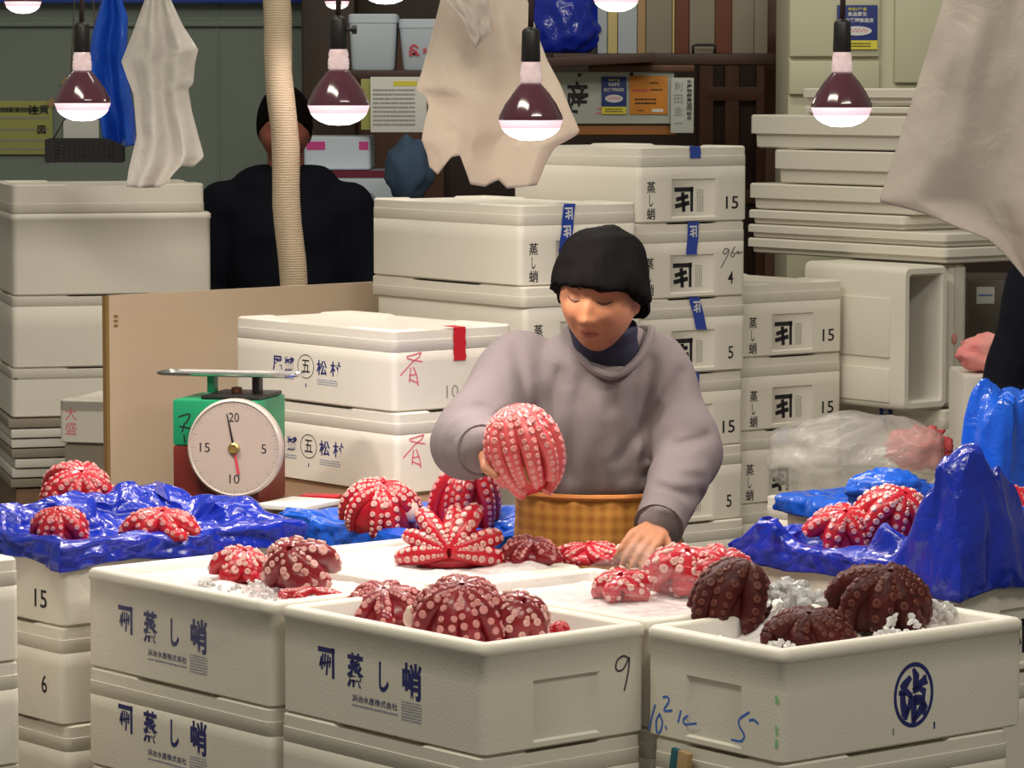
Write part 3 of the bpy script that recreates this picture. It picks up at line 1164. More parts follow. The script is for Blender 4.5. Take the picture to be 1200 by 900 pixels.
def weighing_scale():
    base = PZ(253, 592, TZ)
    t = thing('weighing_scale', 'green and red dial scale with flat steel pan', 'scale', (base.x, base.y, TZ + 0.0005), R(-14))
    s = base.y / FPX            # metres per pixel there
    w, h = 0.205, 0.238
    mb = MB()
    mb.box((0, 0.10, h * 0.28), (w, 0.20, h * 0.56), SCALE_RED, bevel=0.006)
    mb.build('base', t)
    mb = MB()
    mb.box((0, 0.10, h * 0.56 + h * 0.22 + 0.0005), (w, 0.20, h * 0.44), SCALE_GREEN, bevel=0.006)
    b2 = mb.build('housing', t)
    strokes(b2, face_matrix('front', 0, -0.073, h * 0.72), [[(-0.014, 0.028), (0.012, 0.034), (0.004, 0.014)], [(0.0, 0.014), (-0.006, -0.006)], [(-0.012, 0.006), (0.014, 0.002)], [(-0.002, -0.014), (0.0, -0.03)]], 0.0035, BLACK_INK, 'painted_mark')
    mb = MB()
    mb.box((0.030, 0.10, h + 0.0055), (w * 0.68, 0.17, 0.009), BLACKP, bevel=0.003)
    mb.build('top_plate', t)
    for x in (-0.040, 0.068):
        mb = MB()
        mb.box((x, 0.10, h + 0.0295), (0.018, 0.030, 0.039), SCALE_GREEN if x < 0 else BLACKP, bevel=0.003)
        mb.build('post', t)
    mb = MB()
    mb.lathe([(0.0, h + 0.0105), (0.012, h + 0.0105), (0.012, h + 0.022), (0.0, h + 0.024)], CARD_BROWN, 14, Matrix.Translation((0.018, 0.10, 0)))
    mb.build('adjusting_knob', t)
    zt = h + 0.0535
    mb = MB()
    mb.rings([ring_pts(0.34, 0.10, i, z * 0.7, r=0.03) for i, z in ((0.004, 0), (0.0, 0.003), (-0.002, 0.010), (0.001, 0.011), (0.004, 0.005))], STEEL)
    for q in range(len(mb.v)):
        mb.v[q] += Vector((-0.165, 0.05, zt - 0.004))
    mb.build('pan', t)
    # dial: wide disc facing the front
    M = Matrix.Translation((0.055, -0.006, 0.134)) @ Matrix.Rotation(PI / 2, 4, 'X')
    mb = MB()
    rd = 0.109
    mb.lathe([(0.0, 0.0), (rd, 0.0), (rd + 0.003, 0.004), (rd + 0.003, 0.022), (rd - 0.002, 0.027), (rd - 0.005, 0.024), (0.0, 0.0235)], DIALM, 48, M,
             mats=[BLACKP, DIALRIM, DIALRIM, DIALRIM, DIALRIM, DIALM])
    dial = mb.build('dial', t)
    MD = M @ Matrix.Translation((0, 0, 0.0242))
    for s_, a in (('20', 0.0), ('5', 90.0), ('10', 180.0), ('15', 270.0)):
        x, y = 0.070 * math.sin(R(a)), 0.070 * math.cos(R(a))
        put_text(dial, MD @ Matrix.Translation((x, y, 0)) @ Matrix.Rotation(-R(0), 4, 'Z'), s_, 0.024 if len(s_) > 1 else 0.012, 0.021, BLACK_INK, 0.0, 'dial_number')
    mb = MB()
    for k in range(80):
        a = 2 * PI * k / 80
        r0 = 0.093 if k % 4 == 0 else 0.098
        ribbon(mb, [(r0 * math.sin(a), r0 * math.cos(a)), (0.103 * math.sin(a), 0.103 * math.cos(a))], 0.0012 if k % 4 else 0.002, GREY_INK)
    o = mb.build('dial_marks', dial, smooth=0)
    o.matrix_basis = MD
    mb = MB()
    ribbon(mb, [(-0.016, 0.078), (0.0, 0.0)], [0.002, 0.006], BLACK_INK)
    ribbon(mb, [(0.0, 0.0), (0.010, -0.056)], [0.005, 0.007], RED_INK)
    o = mb.build('needle', dial, smooth=0)
    o.matrix_basis = MD @ Matrix.Translation((0, 0, 0.003))
    mb = MB()
    mb.lathe([(0, 0), (0.013, 0), (0.013, 0.006), (0.009, 0.009), (0.009, 0.006), (0, 0.006)], BRASS, 20, MD)
    mb.build('hub', dial)
    return t


weighing_scale()
# white paper pad and red cloth on the table
pp = PZ(350, 594, TZ)
mb = MB()
mb.box((0, 0, 0.006), (0.13, 0.16, 0.011), PAPER, bevel=0.002)
tag(mb.build('paper_pad', loc=(pp.x, pp.y, TZ + 0.001), rot=(0, 0, R(-28))), 'white paper pad lying on the table near the scale', 'paper')
pp = PZ(376, 584, TZ)
mb = MB()
mb.box((0, 0, 0.004), (0.09, 0.05, 0.007), TAPE_RED, bevel=0.002)
tag(mb.build('red_packet', loc=(pp.x, pp.y, TZ + 0.001), rot=(0, 0, R(-12))), 'small flat red packet lying behind the paper pad', 'packet')


# ------------------------------------------------------------------ big stacks at the back
GJ = 'stack of steamed octopus boxes behind the woman'
THJ = R(35)
jc = P(609, 240, 8.45)
JH = 0.203
jz = jc.z - JH
JY = 0.68
j_top = steamed_box('foam box topmost of the stack left of the woman, blue tape', (jc.x, jc.y, jz), THJ, None, (0.150, 0.085, -0.014), group=GJ, h=JH - 0.0006, dy=JY)
labels = ['foam box with jutting lid, second in the stack behind the head', 'foam box third down behind the grey sleeve', 'foam box fourth down behind the grey sleeve', 'foam box fifth down behind the grey sleeve', 'foam box sixth down behind the grey sleeve', 'foam box at the foot of the stack behind the woman']
zz = jz
for k, lb in enumerate(labels):
    zz -= JH
    q = jc + Vector((0.012 if k == 0 else 0.004, 0.006 * (k % 2), 0))
    t = steamed_box(lb, (q.x, q.y, zz), THJ, '15', group=GJ, h=JH - 0.0006, dy=JY)
    if k == 0:
        lid = [c for c in t.children if c.name.startswith('lid')][0]
        lid.scale = (1.01, 1.03, 1)
        lid.location = (-0.008, -0.004, lid.location.z)
pallet('low wooden pallet under the stack behind the woman', (jc.x, jc.y, 0), THJ, DX, JY, zz - 0.001) if zz > 0.02 else None

GK = 'tall stack of numbered steamed octopus boxes'
kc = P(748, 172, 8.75)
kz = kc.z
nums = ['15', '4', '5', '15', '5', None, None]
labs = ['foam box topmost of the tall numbered stack, stamped 15', 'foam box stamped 4 with pen scrawl, second in the tall stack', 'foam box stamped 5 with slanting blue tape, third in the tall stack',
        'foam box stamped 15 beside the sleeve, fourth in the tall stack', 'foam box stamped 5 by the cuff, fifth in the tall stack', 'foam box sixth in the tall numbered stack', 'foam box at the foot of the tall numbered stack']
tapes = [(0.185, 0.165, 0.0), (0.185, 0.112, -0.008), (0.185, 0.112, 0.024), (0.19, 0.16, 0.0), None, None, None]
rots = [36, 36, 37, 37, 37, 36, 36]
sh = [(0.0, 0.0), (-0.003, 0.0), (0.002, 0.0), (-0.002, 0.006), (0.0, 0.004), (0, 0), (0, 0)]
for k in range(7):
    kz -= BH + 0.0006
    t = steamed_box(labs[k], (kc.x + sh[k][0], kc.y + sh[k][1], kz), R(rots[k]), nums[k], tapes[k], group=GK)
    if k == 1:
        def g2(x, y):
            return ((x - 45) / 975 * DX, (810 - (x - 45) * 0.06 - y) / 7.5 / 455)
        strokes(t, face_matrix('front', DY, 0, 0), [[g2(*p) for p in s] for s in (
            [(860, 345), (830, 340), (808, 375), (830, 385), (862, 350), (850, 400), (790, 510)], [(915, 320), (880, 390), (900, 410), (912, 380), (895, 372)], [(920, 385), (950, 358), (945, 380), (985, 365)])], 0.0026, PEN_INK)
if kz > 0.02:
    pallet('low wooden pallet under the tall numbered stack', (kc.x, kc.y, 0), R(38), DX, DY, kz - 0.001)

GH = 'short stack of boxes stamped 15 by the open lids'
hk = kc + V(R(36.5)) * (0.365 + 0.028) + U(R(36.5)) * 0.055
hc = P(600 + FPX * hk.x / hk.y, 333, hk.y)
hz = hc.z
labs = ['foam box stamped 15 topmost of the short stack by the lids', 'foam box stamped 15 second in the short stack by the lids', 'foam box with blue tape third in the short stack by the lids', 'foam box fourth in the short stack by the lids', 'foam box fifth in the short stack by the lids', 'foam box at the foot of the short stack by the lids']
for k in range(6):
    hz -= BH + 0.0006
    t = steamed_box(labs[k], (hc.x - 0.006 * (k == 2) + 0.004 * (k == 1), hc.y + 0.004 * (k % 2), hz), R(37 + k % 2), '15' if k < 2 else None, (0.16, 0.155, 0.0) if k == 2 else None, group=GH)
if hz > 0.02:
    pallet('low wooden pallet under the short stack stamped 15', (hc.x, hc.y, 0), R(38), DX, DY, hz - 0.001)

# tall pile of large lids and shallow trays
THG = R(37)
GG = 'pile of large foam lids and trays'


def tray_mesh(dx, dy, h):
    key = ('tray', dx, dy, h)
    if key not in FOAM_CACHE:
        mb = MB()
        mb.rings([ring_pts(dx, dy, i, z) for i, z in ((0.022, 0), (0.014, 0.004), (0.012, h * 0.42), (0.0, h * 0.44), (0.0, h - 0.004), (0.004, h))], FOAM)
        o = mb.build('tmp')
        FOAM_CACHE[key] = o.data
        bpy.data.objects.remove(o)
    return FOAM_CACHE[key]


gY = 9.19
GXD = 0.42
gl = [  # left px of the long face, y top, y bottom, right px, label
    (937, 103, 122, 1120, 'foam lid topmost of the lid pile'), (938, 124, 137, 1120, 'foam lid second from the top of the lid pile'),
    (877, 134, 173, 1080, 'foam tray jutting out left below the two top lids'), (905, 175, 214, 1075, 'foam tray with shiny wet streak in the lid pile'),
    (876, 214, 244.4, 1070, 'foam tray jutting left below the wet streaked one'), (875, 245, 262, 1058, 'flat foam lid above the two longest lids'),
    (874, 262, 278, 1107, 'long foam lid second above the standing boxes'), (874, 278, 296, 1108, 'long foam lid resting on the standing boxes')]


def g_corner(px_left, px_right, py):
    # right-hand front corner of a face running back to the left
    y = gY
    for _ in range(20):
        B = P(px_right, py, y)
        A = B + U(THG) * 0.85
    return B


Bg = P(1107, 290, gY)
for k, (pl, y0, y1, pr, lb) in enumerate(gl):
    # face line fixed in plan: passes through Bg along U(THG)
    def on_line(px):
        lo, hi = -0.5, 2.0
        for _ in range(40):
            m = (lo + hi) / 2
            q = Bg + U(THG) * m
            x = 600 + FPX * q.x / q.y
            if x > px:
                lo = m
            else:
                hi = m
        return m
    mr, ml = on_line(pr), on_line(pl)
    B = Bg + U(THG) * mr
    A = Bg + U(THG) * ml
    zt = P(pl, y0, A.y).z
    zb = P(pl, y1, A.y).z
    h = zt - zb
    if k == 0:
        ztops = []
    ztops.append((zt, zb))
    hh = h - 0.0008
    o = link('foam_cover' if h < 0.06 else 'foam_tray', tray_mesh(GXD, round(ml - mr, 4), round(hh, 4)), None, (B.x, B.y, zb), (0, 0, THG))
    tag(o, lb, 'lid' if h < 0.06 else 'tray', GG)
z_stand = ztops[-1][1]

# boxes standing on end under the lids: open side to the right
zs1 = z_stand - 0.002
zs0 = P(1000, 478, gY).z


def standing_box(label, px_left, px_right, open_w, dyb, yoff=0.0):
    t = thing('foam_box', label, 'box')
    B = P(px_right, 300, gY + yoff)
    h = zs1 - zs0
    mb = MB()
    w, wall = open_w, 0.026
    dpt = dyb

    def rr(ins, y):   # rounded rectangle in x-z, at depth y
        return [Vector((p.x, y, p.y)) for p in ring_pts(w, h, ins, 0, r=0.02)]
    rs = [rr(0.006, dpt), rr(0.0, dpt - 0.006), rr(0.0, 0.008), rr(0.006, 0.0), rr(wall - 0.006, 0.0), rr(wall, 0.008), rr(wall, dpt - 0.04)]
    mb.rings(rs, FOAM, mats=[FOAM, FOAM, FOAM, FOAM, FOAM, FOAM_OLD])
    mb.build('body', t)
    for y0, y1, z0, z1 in ((0.05, 0.26, 0.14, 0.30), (0.05, 0.26, 0.02, 0.11)):
        m2 = MB()
        m2.box((-0.002, (y0 + y1) / 2, (z0 + z1) / 2), (0.006, y1 - y0, z1 - z0), FOAM, bevel=0.0025)
        m2.build('raised_panel', t)
    loc = B - V(THG) * w
    t.location = (loc.x, loc.y, zs0)
    t.rotation_euler = (0, 0, THG)
    return t


standing_box('open foam box standing on end, hollow side showing stained inside', 980, 1112, 0.165, 0.40)
hs = zs1 - zs0
# third box standing on end at the right, pink smear
q = P(1114, 305, gY + 0.06)
t = thing('foam_box', 'narrow foam box standing on end with a pink smear on its edge', 'box', (q.x, q.y, zs0 - 0.003), THG)
mb = MB()
mb.rings([[Vector((p.x, p.y, z)) for p in ring_pts(0.068, 0.42, i, 0, r=0.018)] for i, z in ((0.008, 0), (0, 0.010), (0, hs - 0.008), (0.008, hs))], FOAM)
mb.build('body', t)
mb = MB()
mb.ball((0.016, -0.001, hs * 0.48), (0.009, 0.006, 0.016), PINKCLOTH, 10, 8)
mb.build('pink_smear', t)
# boxes beneath the standing ones
g2 = P(1112, 482, gY - 0.02)
zt2 = zs0 - 0.004
zb = zt2
for k, (lb, tp) in enumerate((('foam box with blue tape under the boxes standing on end', True), ('foam box second down under the boxes standing on end', False), ('foam box third down under the boxes standing on end', False), ('foam box at the foot under the boxes standing on end', False))):
    zb -= 0.18
    t = foam_box(lb, (g2.x - V(THG).x * 0.02, g2.y, zb), THG, 0.30, 0.62, 0.1794, True)
    if tp:
        blue_tape(t, 'left', 0.40, 0.13, 0.1794, 0.62, w=0.05, marks=1)
if zb > 0.02:
    pallet('low wooden pallet under the boxes standing on end', (g2.x - 0.02, g2.y, 0), THG, 0.30, 0.62, zb - 0.001)

# left pile of large boxes
THS = R(15)
sY = 9.55
s0 = P(14, 216, sY)
w_ = (P(237, 216, sY).x - s0.x) / math.cos(THS) * 1.02
zs = [P(14, y, sY).z for y in (216, 250, 347, 432, 490)]
GS = 'large foam boxes piled by the painted partition'
loc = Vector((s0.x, s0.y, 0))
o = link('foam_cover', foam_mesh('lid', round(w_ * 0.97, 4), 0.45, round(zs[0] - zs[1] - 0.001, 4)), None, (loc.x, loc.y, zs[1]), (0, 0, THS))
tag(o, 'loose foam lid on top of the large boxes by the partition', 'lid')
for k, lb in enumerate(('large plain foam box topmost by the painted partition', 'large foam box second down behind the plywood edge', 'large foam box third down behind the small red marked box')):
    t = foam_box(lb, (loc.x - 0.004 * k, loc.y, zs[k + 2]), THS, round(w_ * 1.0, 4), 0.45, zs[k + 1] - zs[k + 2] - 0.0008, k > 0, group=GS, lid_h=0.03)
mb = MB()
# pile of flat cardboard/foam sheets beneath
zb, zt_ = 0.62, zs[4] - 0.001
n = 7
for k in range(n):
    z0, z1 = lerp(zb, zt_, k / n), lerp(zb, zt_, (k + 1) / n)
    mb = MB()
    rnd = random.Random(60 + k)
    mb.box((w_ / 2 + rnd.uniform(-.01, .01), 0.22 + rnd.uniform(-.01, .01), (z0 + z1) / 2), (w_ * 1.04, 0.46, z1 - z0 - 0.004), FOAM_OLD if k % 3 else CARD_GREY, bevel=0.004)
    tag(mb.build('foam_sheet', loc=(loc.x, loc.y, 0), rot=(0, 0, THS)), ['grey foam sheet', 'stained foam sheet', 'worn foam sheet', 'flattened grey card sheet', 'thin worn foam sheet', 'scuffed foam sheet', 'soiled card sheet'][k] + ' ' + ['at the bottom of the sheet pile', 'second from the bottom of the sheet pile', 'third from the bottom of the sheet pile', 'in the middle of the sheet pile', 'third from the top of the sheet pile', 'second from the top of the sheet pile', 'on top of the sheet pile'][k], 'sheet', 'flat sheets under the large foam boxes')
mb = MB()
mb.box((w_ / 2, 0.22, 0.31), (w_ * 1.0, 0.44, 0.618), WOOD, bevel=0.01)
tag(mb.build('wooden_crate', loc=(loc.x, loc.y, 0), rot=(0, 0, THS)), 'wooden crate under the pile of flat sheets', 'crate')
# small box with red writing, in front of that pile
sc = P(57, 492, 9.12)
t = foam_box('small white foam box with red handwriting beside the plywood edge', (sc.x + 0.03, sc.y - 0.02, P(57, 519, 9.1).z), R(-16), 0.36, 0.30, 0.118, True, lid_h=0.03)
put_text(t, face_matrix('front', 0.30, 0.035, 0.080), '大', 0.034, 0.036, PINK_INK, 0.0, 'handwriting')
put_text(t, face_matrix('front', 0.30, 0.035, 0.040), '盛', 0.034, 0.034, PINK_INK, 0.0, 'handwriting')
fine_print(t, face_matrix('front', 0.30, 0.165, 0.060) @ Matrix.Rotation(PI / 2, 4, 'Z'), 0.06, 0.02, 3, FAINT_BLUE, 17)
sbz = t.location.z
mb = MB()
mb.box((0.18, 0.15, (sbz - 0.001) / 2), (0.34, 0.28, sbz - 0.002), CARD_GREY, bevel=0.008)
tag(mb.build('packing_crate', loc=(sc.x + 0.03, sc.y - 0.02, 0), rot=(0, 0, R(-16))), 'grey crate under the small red marked foam box', 'crate')


# ------------------------------------------------------------------ ice in the boxes
def fract(x, y, z=0.0, s=1.0, oct_=4):
    return noise.fractal(Vector((x * s, y * s, z)), 1.0, 2.0, oct_)


def ice_bed(label, box, dx, dy, z, amp, seed, lumps=(), material=ICE_WHITE, scale=30):
    w = 0.034
    x0, y0, x1, y1 = w, w, dx - w, dy - w
    floor_z = 0.036
    zl = z - box.location.z
    mb = MB()
    nu, nv = 54, 70

    def f(a, b):
        x, y = lerp(x0, x1, a), lerp(y0, y1, b)
        h = zl + amp * fract(x, y, seed, scale) + amp * 1.5 * noise.noise(Vector((x * 8, y * 8, seed + 7)))
        for lx, ly, lr, lh in lumps:
            d2 = ((x - lx) ** 2 + (y - ly) ** 2) / lr ** 2
            h += lh * math.exp(-d2)
        return (x, y, h)
    mb.grid(f, nu, nv, material)
    # skirt down to the box bottom
    ring = [mb.v[j] for j in range(nu + 1)] + [mb.v[i * (nu + 1) + nu] for i in range(1, nv + 1)] + \
        [mb.v[nv * (nu + 1) + j] for j in range(nu - 1, -1, -1)] + [mb.v[i * (nu + 1)] for i in range(nv - 1, 0, -1)]
    mb.rings([[Vector((p.x, p.y, floor_z)) for p in ring], ring], material, True, False)
    o = mb.build('crushed_ice', None, smooth=60, loc=box.location, rot=(0, 0, box.rotation_euler.z))
    return tag(o, label, 'ice', None, 'stuff')


ice_bed('white crushed ice filling the film wrapped box', l_open, DX, 0.60, RIM - 0.018, 0.004, 1, lumps=((0.10, 0.30, 0.05, 0.02),))
ice_bed('white ice slush deep inside the box marked 9', f_open, DX, DY, RIM - 0.055, 0.005, 2)
ice_bed('pink tinted ice around the star shaped octopus', l2_open, DX, 0.545, RIM - 0.010, 0.003, 3, lumps=((0.30, 0.10, 0.05, 0.012),))
ice_bed('packed ice under the film covered octopus', f2_open, DX, DY, RIM - 0.020, 0.003, 4, lumps=((0.2, 0.08, 0.06, 0.008),))
ice_bed('broken ice heaped in the ringed character box', r_open, RX, RY, RIM - 0.035, 0.010, 5,
        lumps=((0.27, 0.26, 0.060, 0.060), (0.50, 0.24, 0.055, 0.05), (0.05, 0.22, 0.05, 0.02)), scale=45)


def ice_chunks(label, box, spots, seed):
    rnd = random.Random(seed)
    mb = MB()
    for (cx, cy, cz, rad, n, s0, s1) in spots:
        for k in range(n):
            a, q = rnd.uniform(0, 2 * PI), rad * math.sqrt(rnd.random())
            s = rnd.uniform(s0, s1)
            bm = bmesh.new()
            bmesh.ops.create_icosphere(bm, subdivisions=1, radius=s)
            M = Matrix.Translation((cx + q * math.cos(a), cy + q * math.sin(a), cz + rnd.uniform(0, 0.6) * s + 0.04 * (1 - (q / rad) ** 2) * rad / 0.06)) @ Euler((rnd.random() * 6, rnd.random() * 6, 0)).to_matrix().to_4x4() @ Matrix.Diagonal((1, rnd.uniform(.5, .9), rnd.uniform(.4, .8), 1))
            for v_ in bm.verts:
                v_.co *= rnd.uniform(0.75, 1.2)
            bm.verts.index_update()
            mb.add([v_.co for v_ in bm.verts], [[v_.index for v_ in f.verts] for f in bm.faces], ICE_CLEAR, M)
            bm.free()
    o = mb.build('ice_lumps', None, smooth=25, loc=box.location, rot=(0, 0, box.rotation_euler.z))
    return tag(o, label, 'ice', None, 'stuff')


zi = RIM - 0.035 - r_open.location.z
ice_chunks('loose clear ice lumps between the dark brown octopus', r_open, (
    (0.27, 0.265, zi + 0.050, 0.055, 60, 0.008, 0.018), (0.49, 0.24, zi + 0.035, 0.05, 40, 0.008, 0.018),
    (0.075, 0.085, zi + 0.012, 0.028, 14, 0.007, 0.012), (0.30, 0.055, zi + 0.012, 0.028, 14, 0.007, 0.013), (0.38, 0.10, zi + 0.01, 0.05, 18, 0.007, 0.012), (0.525, 0.16, zi + 0.02, 0.035, 30, 0.007, 0.014)), 9)
ice_chunks('bits of ice scattered along the film wrapped box', l_open, ((0.06, 0.28, RIM - 0.018 - l_open.location.z, 0.03, 30, 0.004, 0.009), (0.07, 0.16, RIM - 0.018 - l_open.location.z, 0.05, 40, 0.003, 0.007)), 10)


# ------------------------------------------------------------------ octopus
def octopus(label, base, size, yaw=0.0, tilt=0.0, roll=0.0, arms=8, r0=0.020, phi=(14, 118), swirl=0.0, mats=(OCT_RED, SUCK_PALE, SUCK_MID), seed=0,
            spread=(0, 360), suck=0.36, group='octopus', mantle=True, floor=True, hc=0.30, flesh=None, wob=0.10, curl=0.0, mant_mat=None, mk=1.0):
    rnd = random.Random(seed)
    rx, ry, rz = size
    skin, pale, mid = mats
    t = thing('octopus', label, 'octopus', base, 0.0, group)
    M = Matrix.Rotation(yaw, 3, 'Z') @ Matrix.Rotation(tilt, 3, 'X') @ Matrix.Rotation(roll, 3, 'Y')
    off = Vector((0, 0, hc * rz))

    def pt(ph, a):
        return Vector((rx * math.sin(ph) * math.cos(a), ry * math.sin(ph) * math.sin(a), rz * math.cos(ph)))

    def nr(ph, a):
        p = pt(ph, a)
        return Vector((p.x / rx ** 2, p.y / ry ** 2, p.z / rz ** 2)).normalized()
    for k in range(arms):
        span = spread[1] - spread[0]
        a0 = R(spread[0] + span * (k + 0.5) / arms) + rnd.uniform(-1, 1) * R(span / arms) * 0.22
        ph1 = R(phi[1]) * rnd.uniform(0.88, 1.08)
        scale = rnd.uniform(1 - wob, 1 + wob)
        sw = swirl * rnd.uniform(0.4, 1.4)
        n = 26
        pts, nrm, rad = [], [], []
        for i in range(n + 1):
            s = i / n
            ph = R(1.5) + (ph1 - R(1.5)) * s
            a = a0 + sw * s * s
            r = r0 * 1.22 * scale * (0.58 + 0.42 * min(1, s / 0.30)) * (1 - 0.52 * s ** 1.6)
            nn = M @ nr(ph, a)
            p = M @ (pt(ph, a) * (1 + (scale - 1) * s * 1.2)) + off
            p = p - nn * r * 0.7
            p += M @ Vector((-math.sin(a), math.cos(a), 0)) * curl * rx * math.sin(s * PI * 1.6 + k) * s
            if floor and p.z < r * 0.9:
                ex = r * 0.9 - p.z
                p.z = r * 0.9
                hd = Vector((p.x, p.y, 0))
                if hd.length > 1e-5:
                    p += hd.normalized() * ex * 0.5
                nn = (nn + Vector((0, 0, 0.8))).normalized()
            pts.append(p)
            nrm.append(nn)
            rad.append(max(r, 0.003))
        mb = MB()
        m = 10
        rings = []
        frames = []
        for i in range(n + 1):
            tg = (pts[min(i + 1, n)] - pts[max(i - 1, 0)])
            tg = tg.normalized() if tg.length > 1e-7 else Vector((0, 0, -1))
            nn = (nrm[i] - tg * nrm[i].dot(tg)).normalized()
            b = tg.cross(nn)
            frames.append((tg, nn, b))
            rings.append([pts[i] + (nn * math.cos(q) * 0.92 + b * math.sin(q)) * rad[i] for q in [2 * PI * j / m for j in range(m)]])
        mb.rings(rings, skin, True, True, flip=False)
        # two staggered rows of suckers along the outer side
        for row in (-1, 1):
            s_pos = 0.009 + (0.5 if row > 0 else 0.0) * rad[2] * suck * 2
            acc = 0.0
            for i in range(1, n + 1):
                seg = (pts[i] - pts[i - 1]).length
                while s_pos < acc + seg:
                    q = (s_pos - acc) / max(seg, 1e-7)
                    r = lerp(rad[i - 1], rad[i], q)
                    tg, nn, b = frames[i]
                    al = R(32) * row
                    d = (nn * math.cos(al) + b * math.sin(al)).normalized()
                    c = pts[i - 1].lerp(pts[i], q) + d * r * 0.95
                    ss = max(r * suck * 0.88 * (0.50 + 0.50 * min(1, s_pos / 0.045)) * rnd.uniform(0.8, 1.15), 0.0014)
                    e1 = tg
                    e2 = d.cross(tg).normalized()
                    vs, fs = [], []
                    ns = 8
                    for rr, hh in ((1.0, -0.40), (0.97, 0.10), (0.72, 0.20), (0.36, 0.08)):
                        for j in range(ns):
                            th = 2 * PI * j / ns
                            vs.append(c + (e1 * math.cos(th) + e2 * math.sin(th)) * ss * rr + d * ss * hh)
                    for lv in range(3):
                        for j in range(ns):
                            x = lv * ns + j
                            y = lv * ns + (j + 1) % ns
                            fs.append([x, y, y + ns, x + ns])
                    mb.add(vs, fs, pale)
                    mb.add(vs[3 * ns:], [list(range(ns))], mid)
                    s_pos += ss * 2.3
                acc += seg
        mb.build('arm', t, smooth=70)
    if mantle:
        mb = MB()

        def fn(d, p):
            return p * (1 + 0.08 * noise.noise(d * 2 + Vector((seed, 0, 0))))
        mb.ball((0, 0, 0), ((rx * 0.93 - r0 * 0.5) * mk, (ry * 0.93 - r0 * 0.5) * mk, (rz * 0.97 - r0 * 0.30) * mk), mant_mat or skin, 20, 12, None, fn)
        mb.v = [M @ p + off for p in mb.v]
        if floor:
            mb.v = [Vector((p.x, p.y, max(p.z, 0.001))) for p in mb.v]
        mb.build('mantle', t, smooth=180)
    if flesh:
        mb = MB()
        mb.ball(flesh[0], flesh[1], FLESH, 14, 10, None, lambda d, p: p * (1 + 0.15 * noise.noise(d * 3)))
        o = mb.build('white_flesh', t, smooth=180)
        o['label'] = 'pale cut flesh'
    return t


RED3 = (OCT_RED, SUCK_PALE, SUCK_MID)
PINK3 = (OCT_RED, SUCK_PINK, SUCK_MID)
DEEP3 = (OCT_DEEP, SUCK_PALE, SUCK_MID)
BROWN3 = (OCT_BROWN, SUCK_RUST, SUCK_DARK)


def on(px, py, z):
    q = PZ(px, py, z)
    return (q.x, q.y, z)


GR = 'bright red steamed octopus on display'
ZI2 = RIM - 0.010
octopus('plump red octopus with arms drawn over like a pumpkin, near the scale', on(446, 628, L3Z - 0.012), (0.088, 0.075, 0.080), R(-8), R(24), R(10), 9, 0.0195, (10, 112), 0.1, RED3, 1, group=GR, hc=0.55, flesh=((0.066, -0.03, 0.056), (0.020, 0.014, 0.022)))
octopus('tall red octopus with tight upright arms behind the star shaped one', on(545, 622, L3Z - 0.012), (0.075, 0.072, 0.098), R(20), R(10), R(6), 8, 0.021, (6, 112), 0.25, (OCT_RED, SUCK_PINK, SUCK_MID), 2, group=GR, hc=0.5)
octopus('star shaped red octopus with arms fanned out flat on ice', on(527, 662, ZI2), (0.110, 0.104, 0.062), R(0), R(74), 0, 7, 0.0200, (8, 112), 0.0, RED3, 3, group=GR, hc=0.30, suck=0.36, spread=(-16, 196), wob=0.10, mk=0.80)
octopus('low curled octopus arms right of the star shaped octopus', on(622, 662, ZI2), (0.062, 0.060, 0.038), R(25), R(15), 0, 6, 0.017, (15, 150), 0.9, (OCT_DEEP, SUCK_PINK, SUCK_MID), 4, group=GR, hc=0.35)
octopus('flat red octopus tips under the hand of the woman', on(690, 660, ZI2), (0.072, 0.055, 0.030), R(0), R(10), 0, 6, 0.015, (20, 130), 0.5, PINK3, 5, group=GR, hc=0.3, flesh=((0.070, 0.006, 0.026), (0.020, 0.012, 0.012)))
GL = 'octopus in the film wrapped box'
octopus('reddish half of an octopus with bulging net of suckers by the film', on(283, 681, RIM - 0.016), (0.060, 0.055, 0.044), R(30), R(20), 0, 6, 0.020, (10, 118), 0.3, RED3, 6, group=GL, hc=0.4, suck=0.42)
octopus('dark octopus with two bold bands of big pale suckers', on(352, 688, RIM - 0.010), (0.074, 0.066, 0.062), R(-15), R(38), R(-8), 6, 0.0255, (12, 125), 0.25, DEEP3, 7, group=GL, hc=0.45, suck=0.40, wob=0.12)
octopus('thin bright red arm tips lying on the ice in front of the banded octopus', on(366, 701, RIM - 0.012), (0.058, 0.030, 0.016), R(-5), R(8), 0, 5, 0.0085, (20, 120), 0.6, PINK3, 8, group=GL, hc=0.2, mantle=False)
GF = 'octopus in the box marked 9'
ZF = RIM - 0.050
octopus('flat dark red octopus arms at the corner of the box marked 9', on(452, 729, ZF), (0.085, 0.075, 0.050), R(-10), R(22), 0, 7, 0.0185, (12, 118), 0.2, (OCT_DEEP, SUCK_PINK, SUCK_MID), 9, group=GF, hc=0.35)
octopus('largest dark red octopus spread in the middle of the box marked 9', on(538, 757, ZF), (0.088, 0.090, 0.084), R(25), R(26), R(-8), 9, 0.021, (8, 116), 0.15, (OCT_DEEP, SUCK_PINK, SUCK_MID), 10, group=GF, hc=0.45, flesh=((-0.078, 0.0, 0.05), (0.02, 0.012, 0.022)))
octopus('round ball of dark red octopus with large pale suckers', on(605, 757, ZF), (0.056, 0.056, 0.060), R(0), R(30), R(14), 6, 0.027, (8, 125), 0.1, DEEP3, 11, group=GF, hc=0.55, suck=0.33, wob=0.05)
octopus('small curled red tip lying by the wall of the box marked 9', on(656, 741, ZF + 0.014), (0.022, 0.022, 0.015), 0, 0, 0, 5, 0.008, (15, 120), 0.4, PINK3, 12, group=GF, hc=0.3)
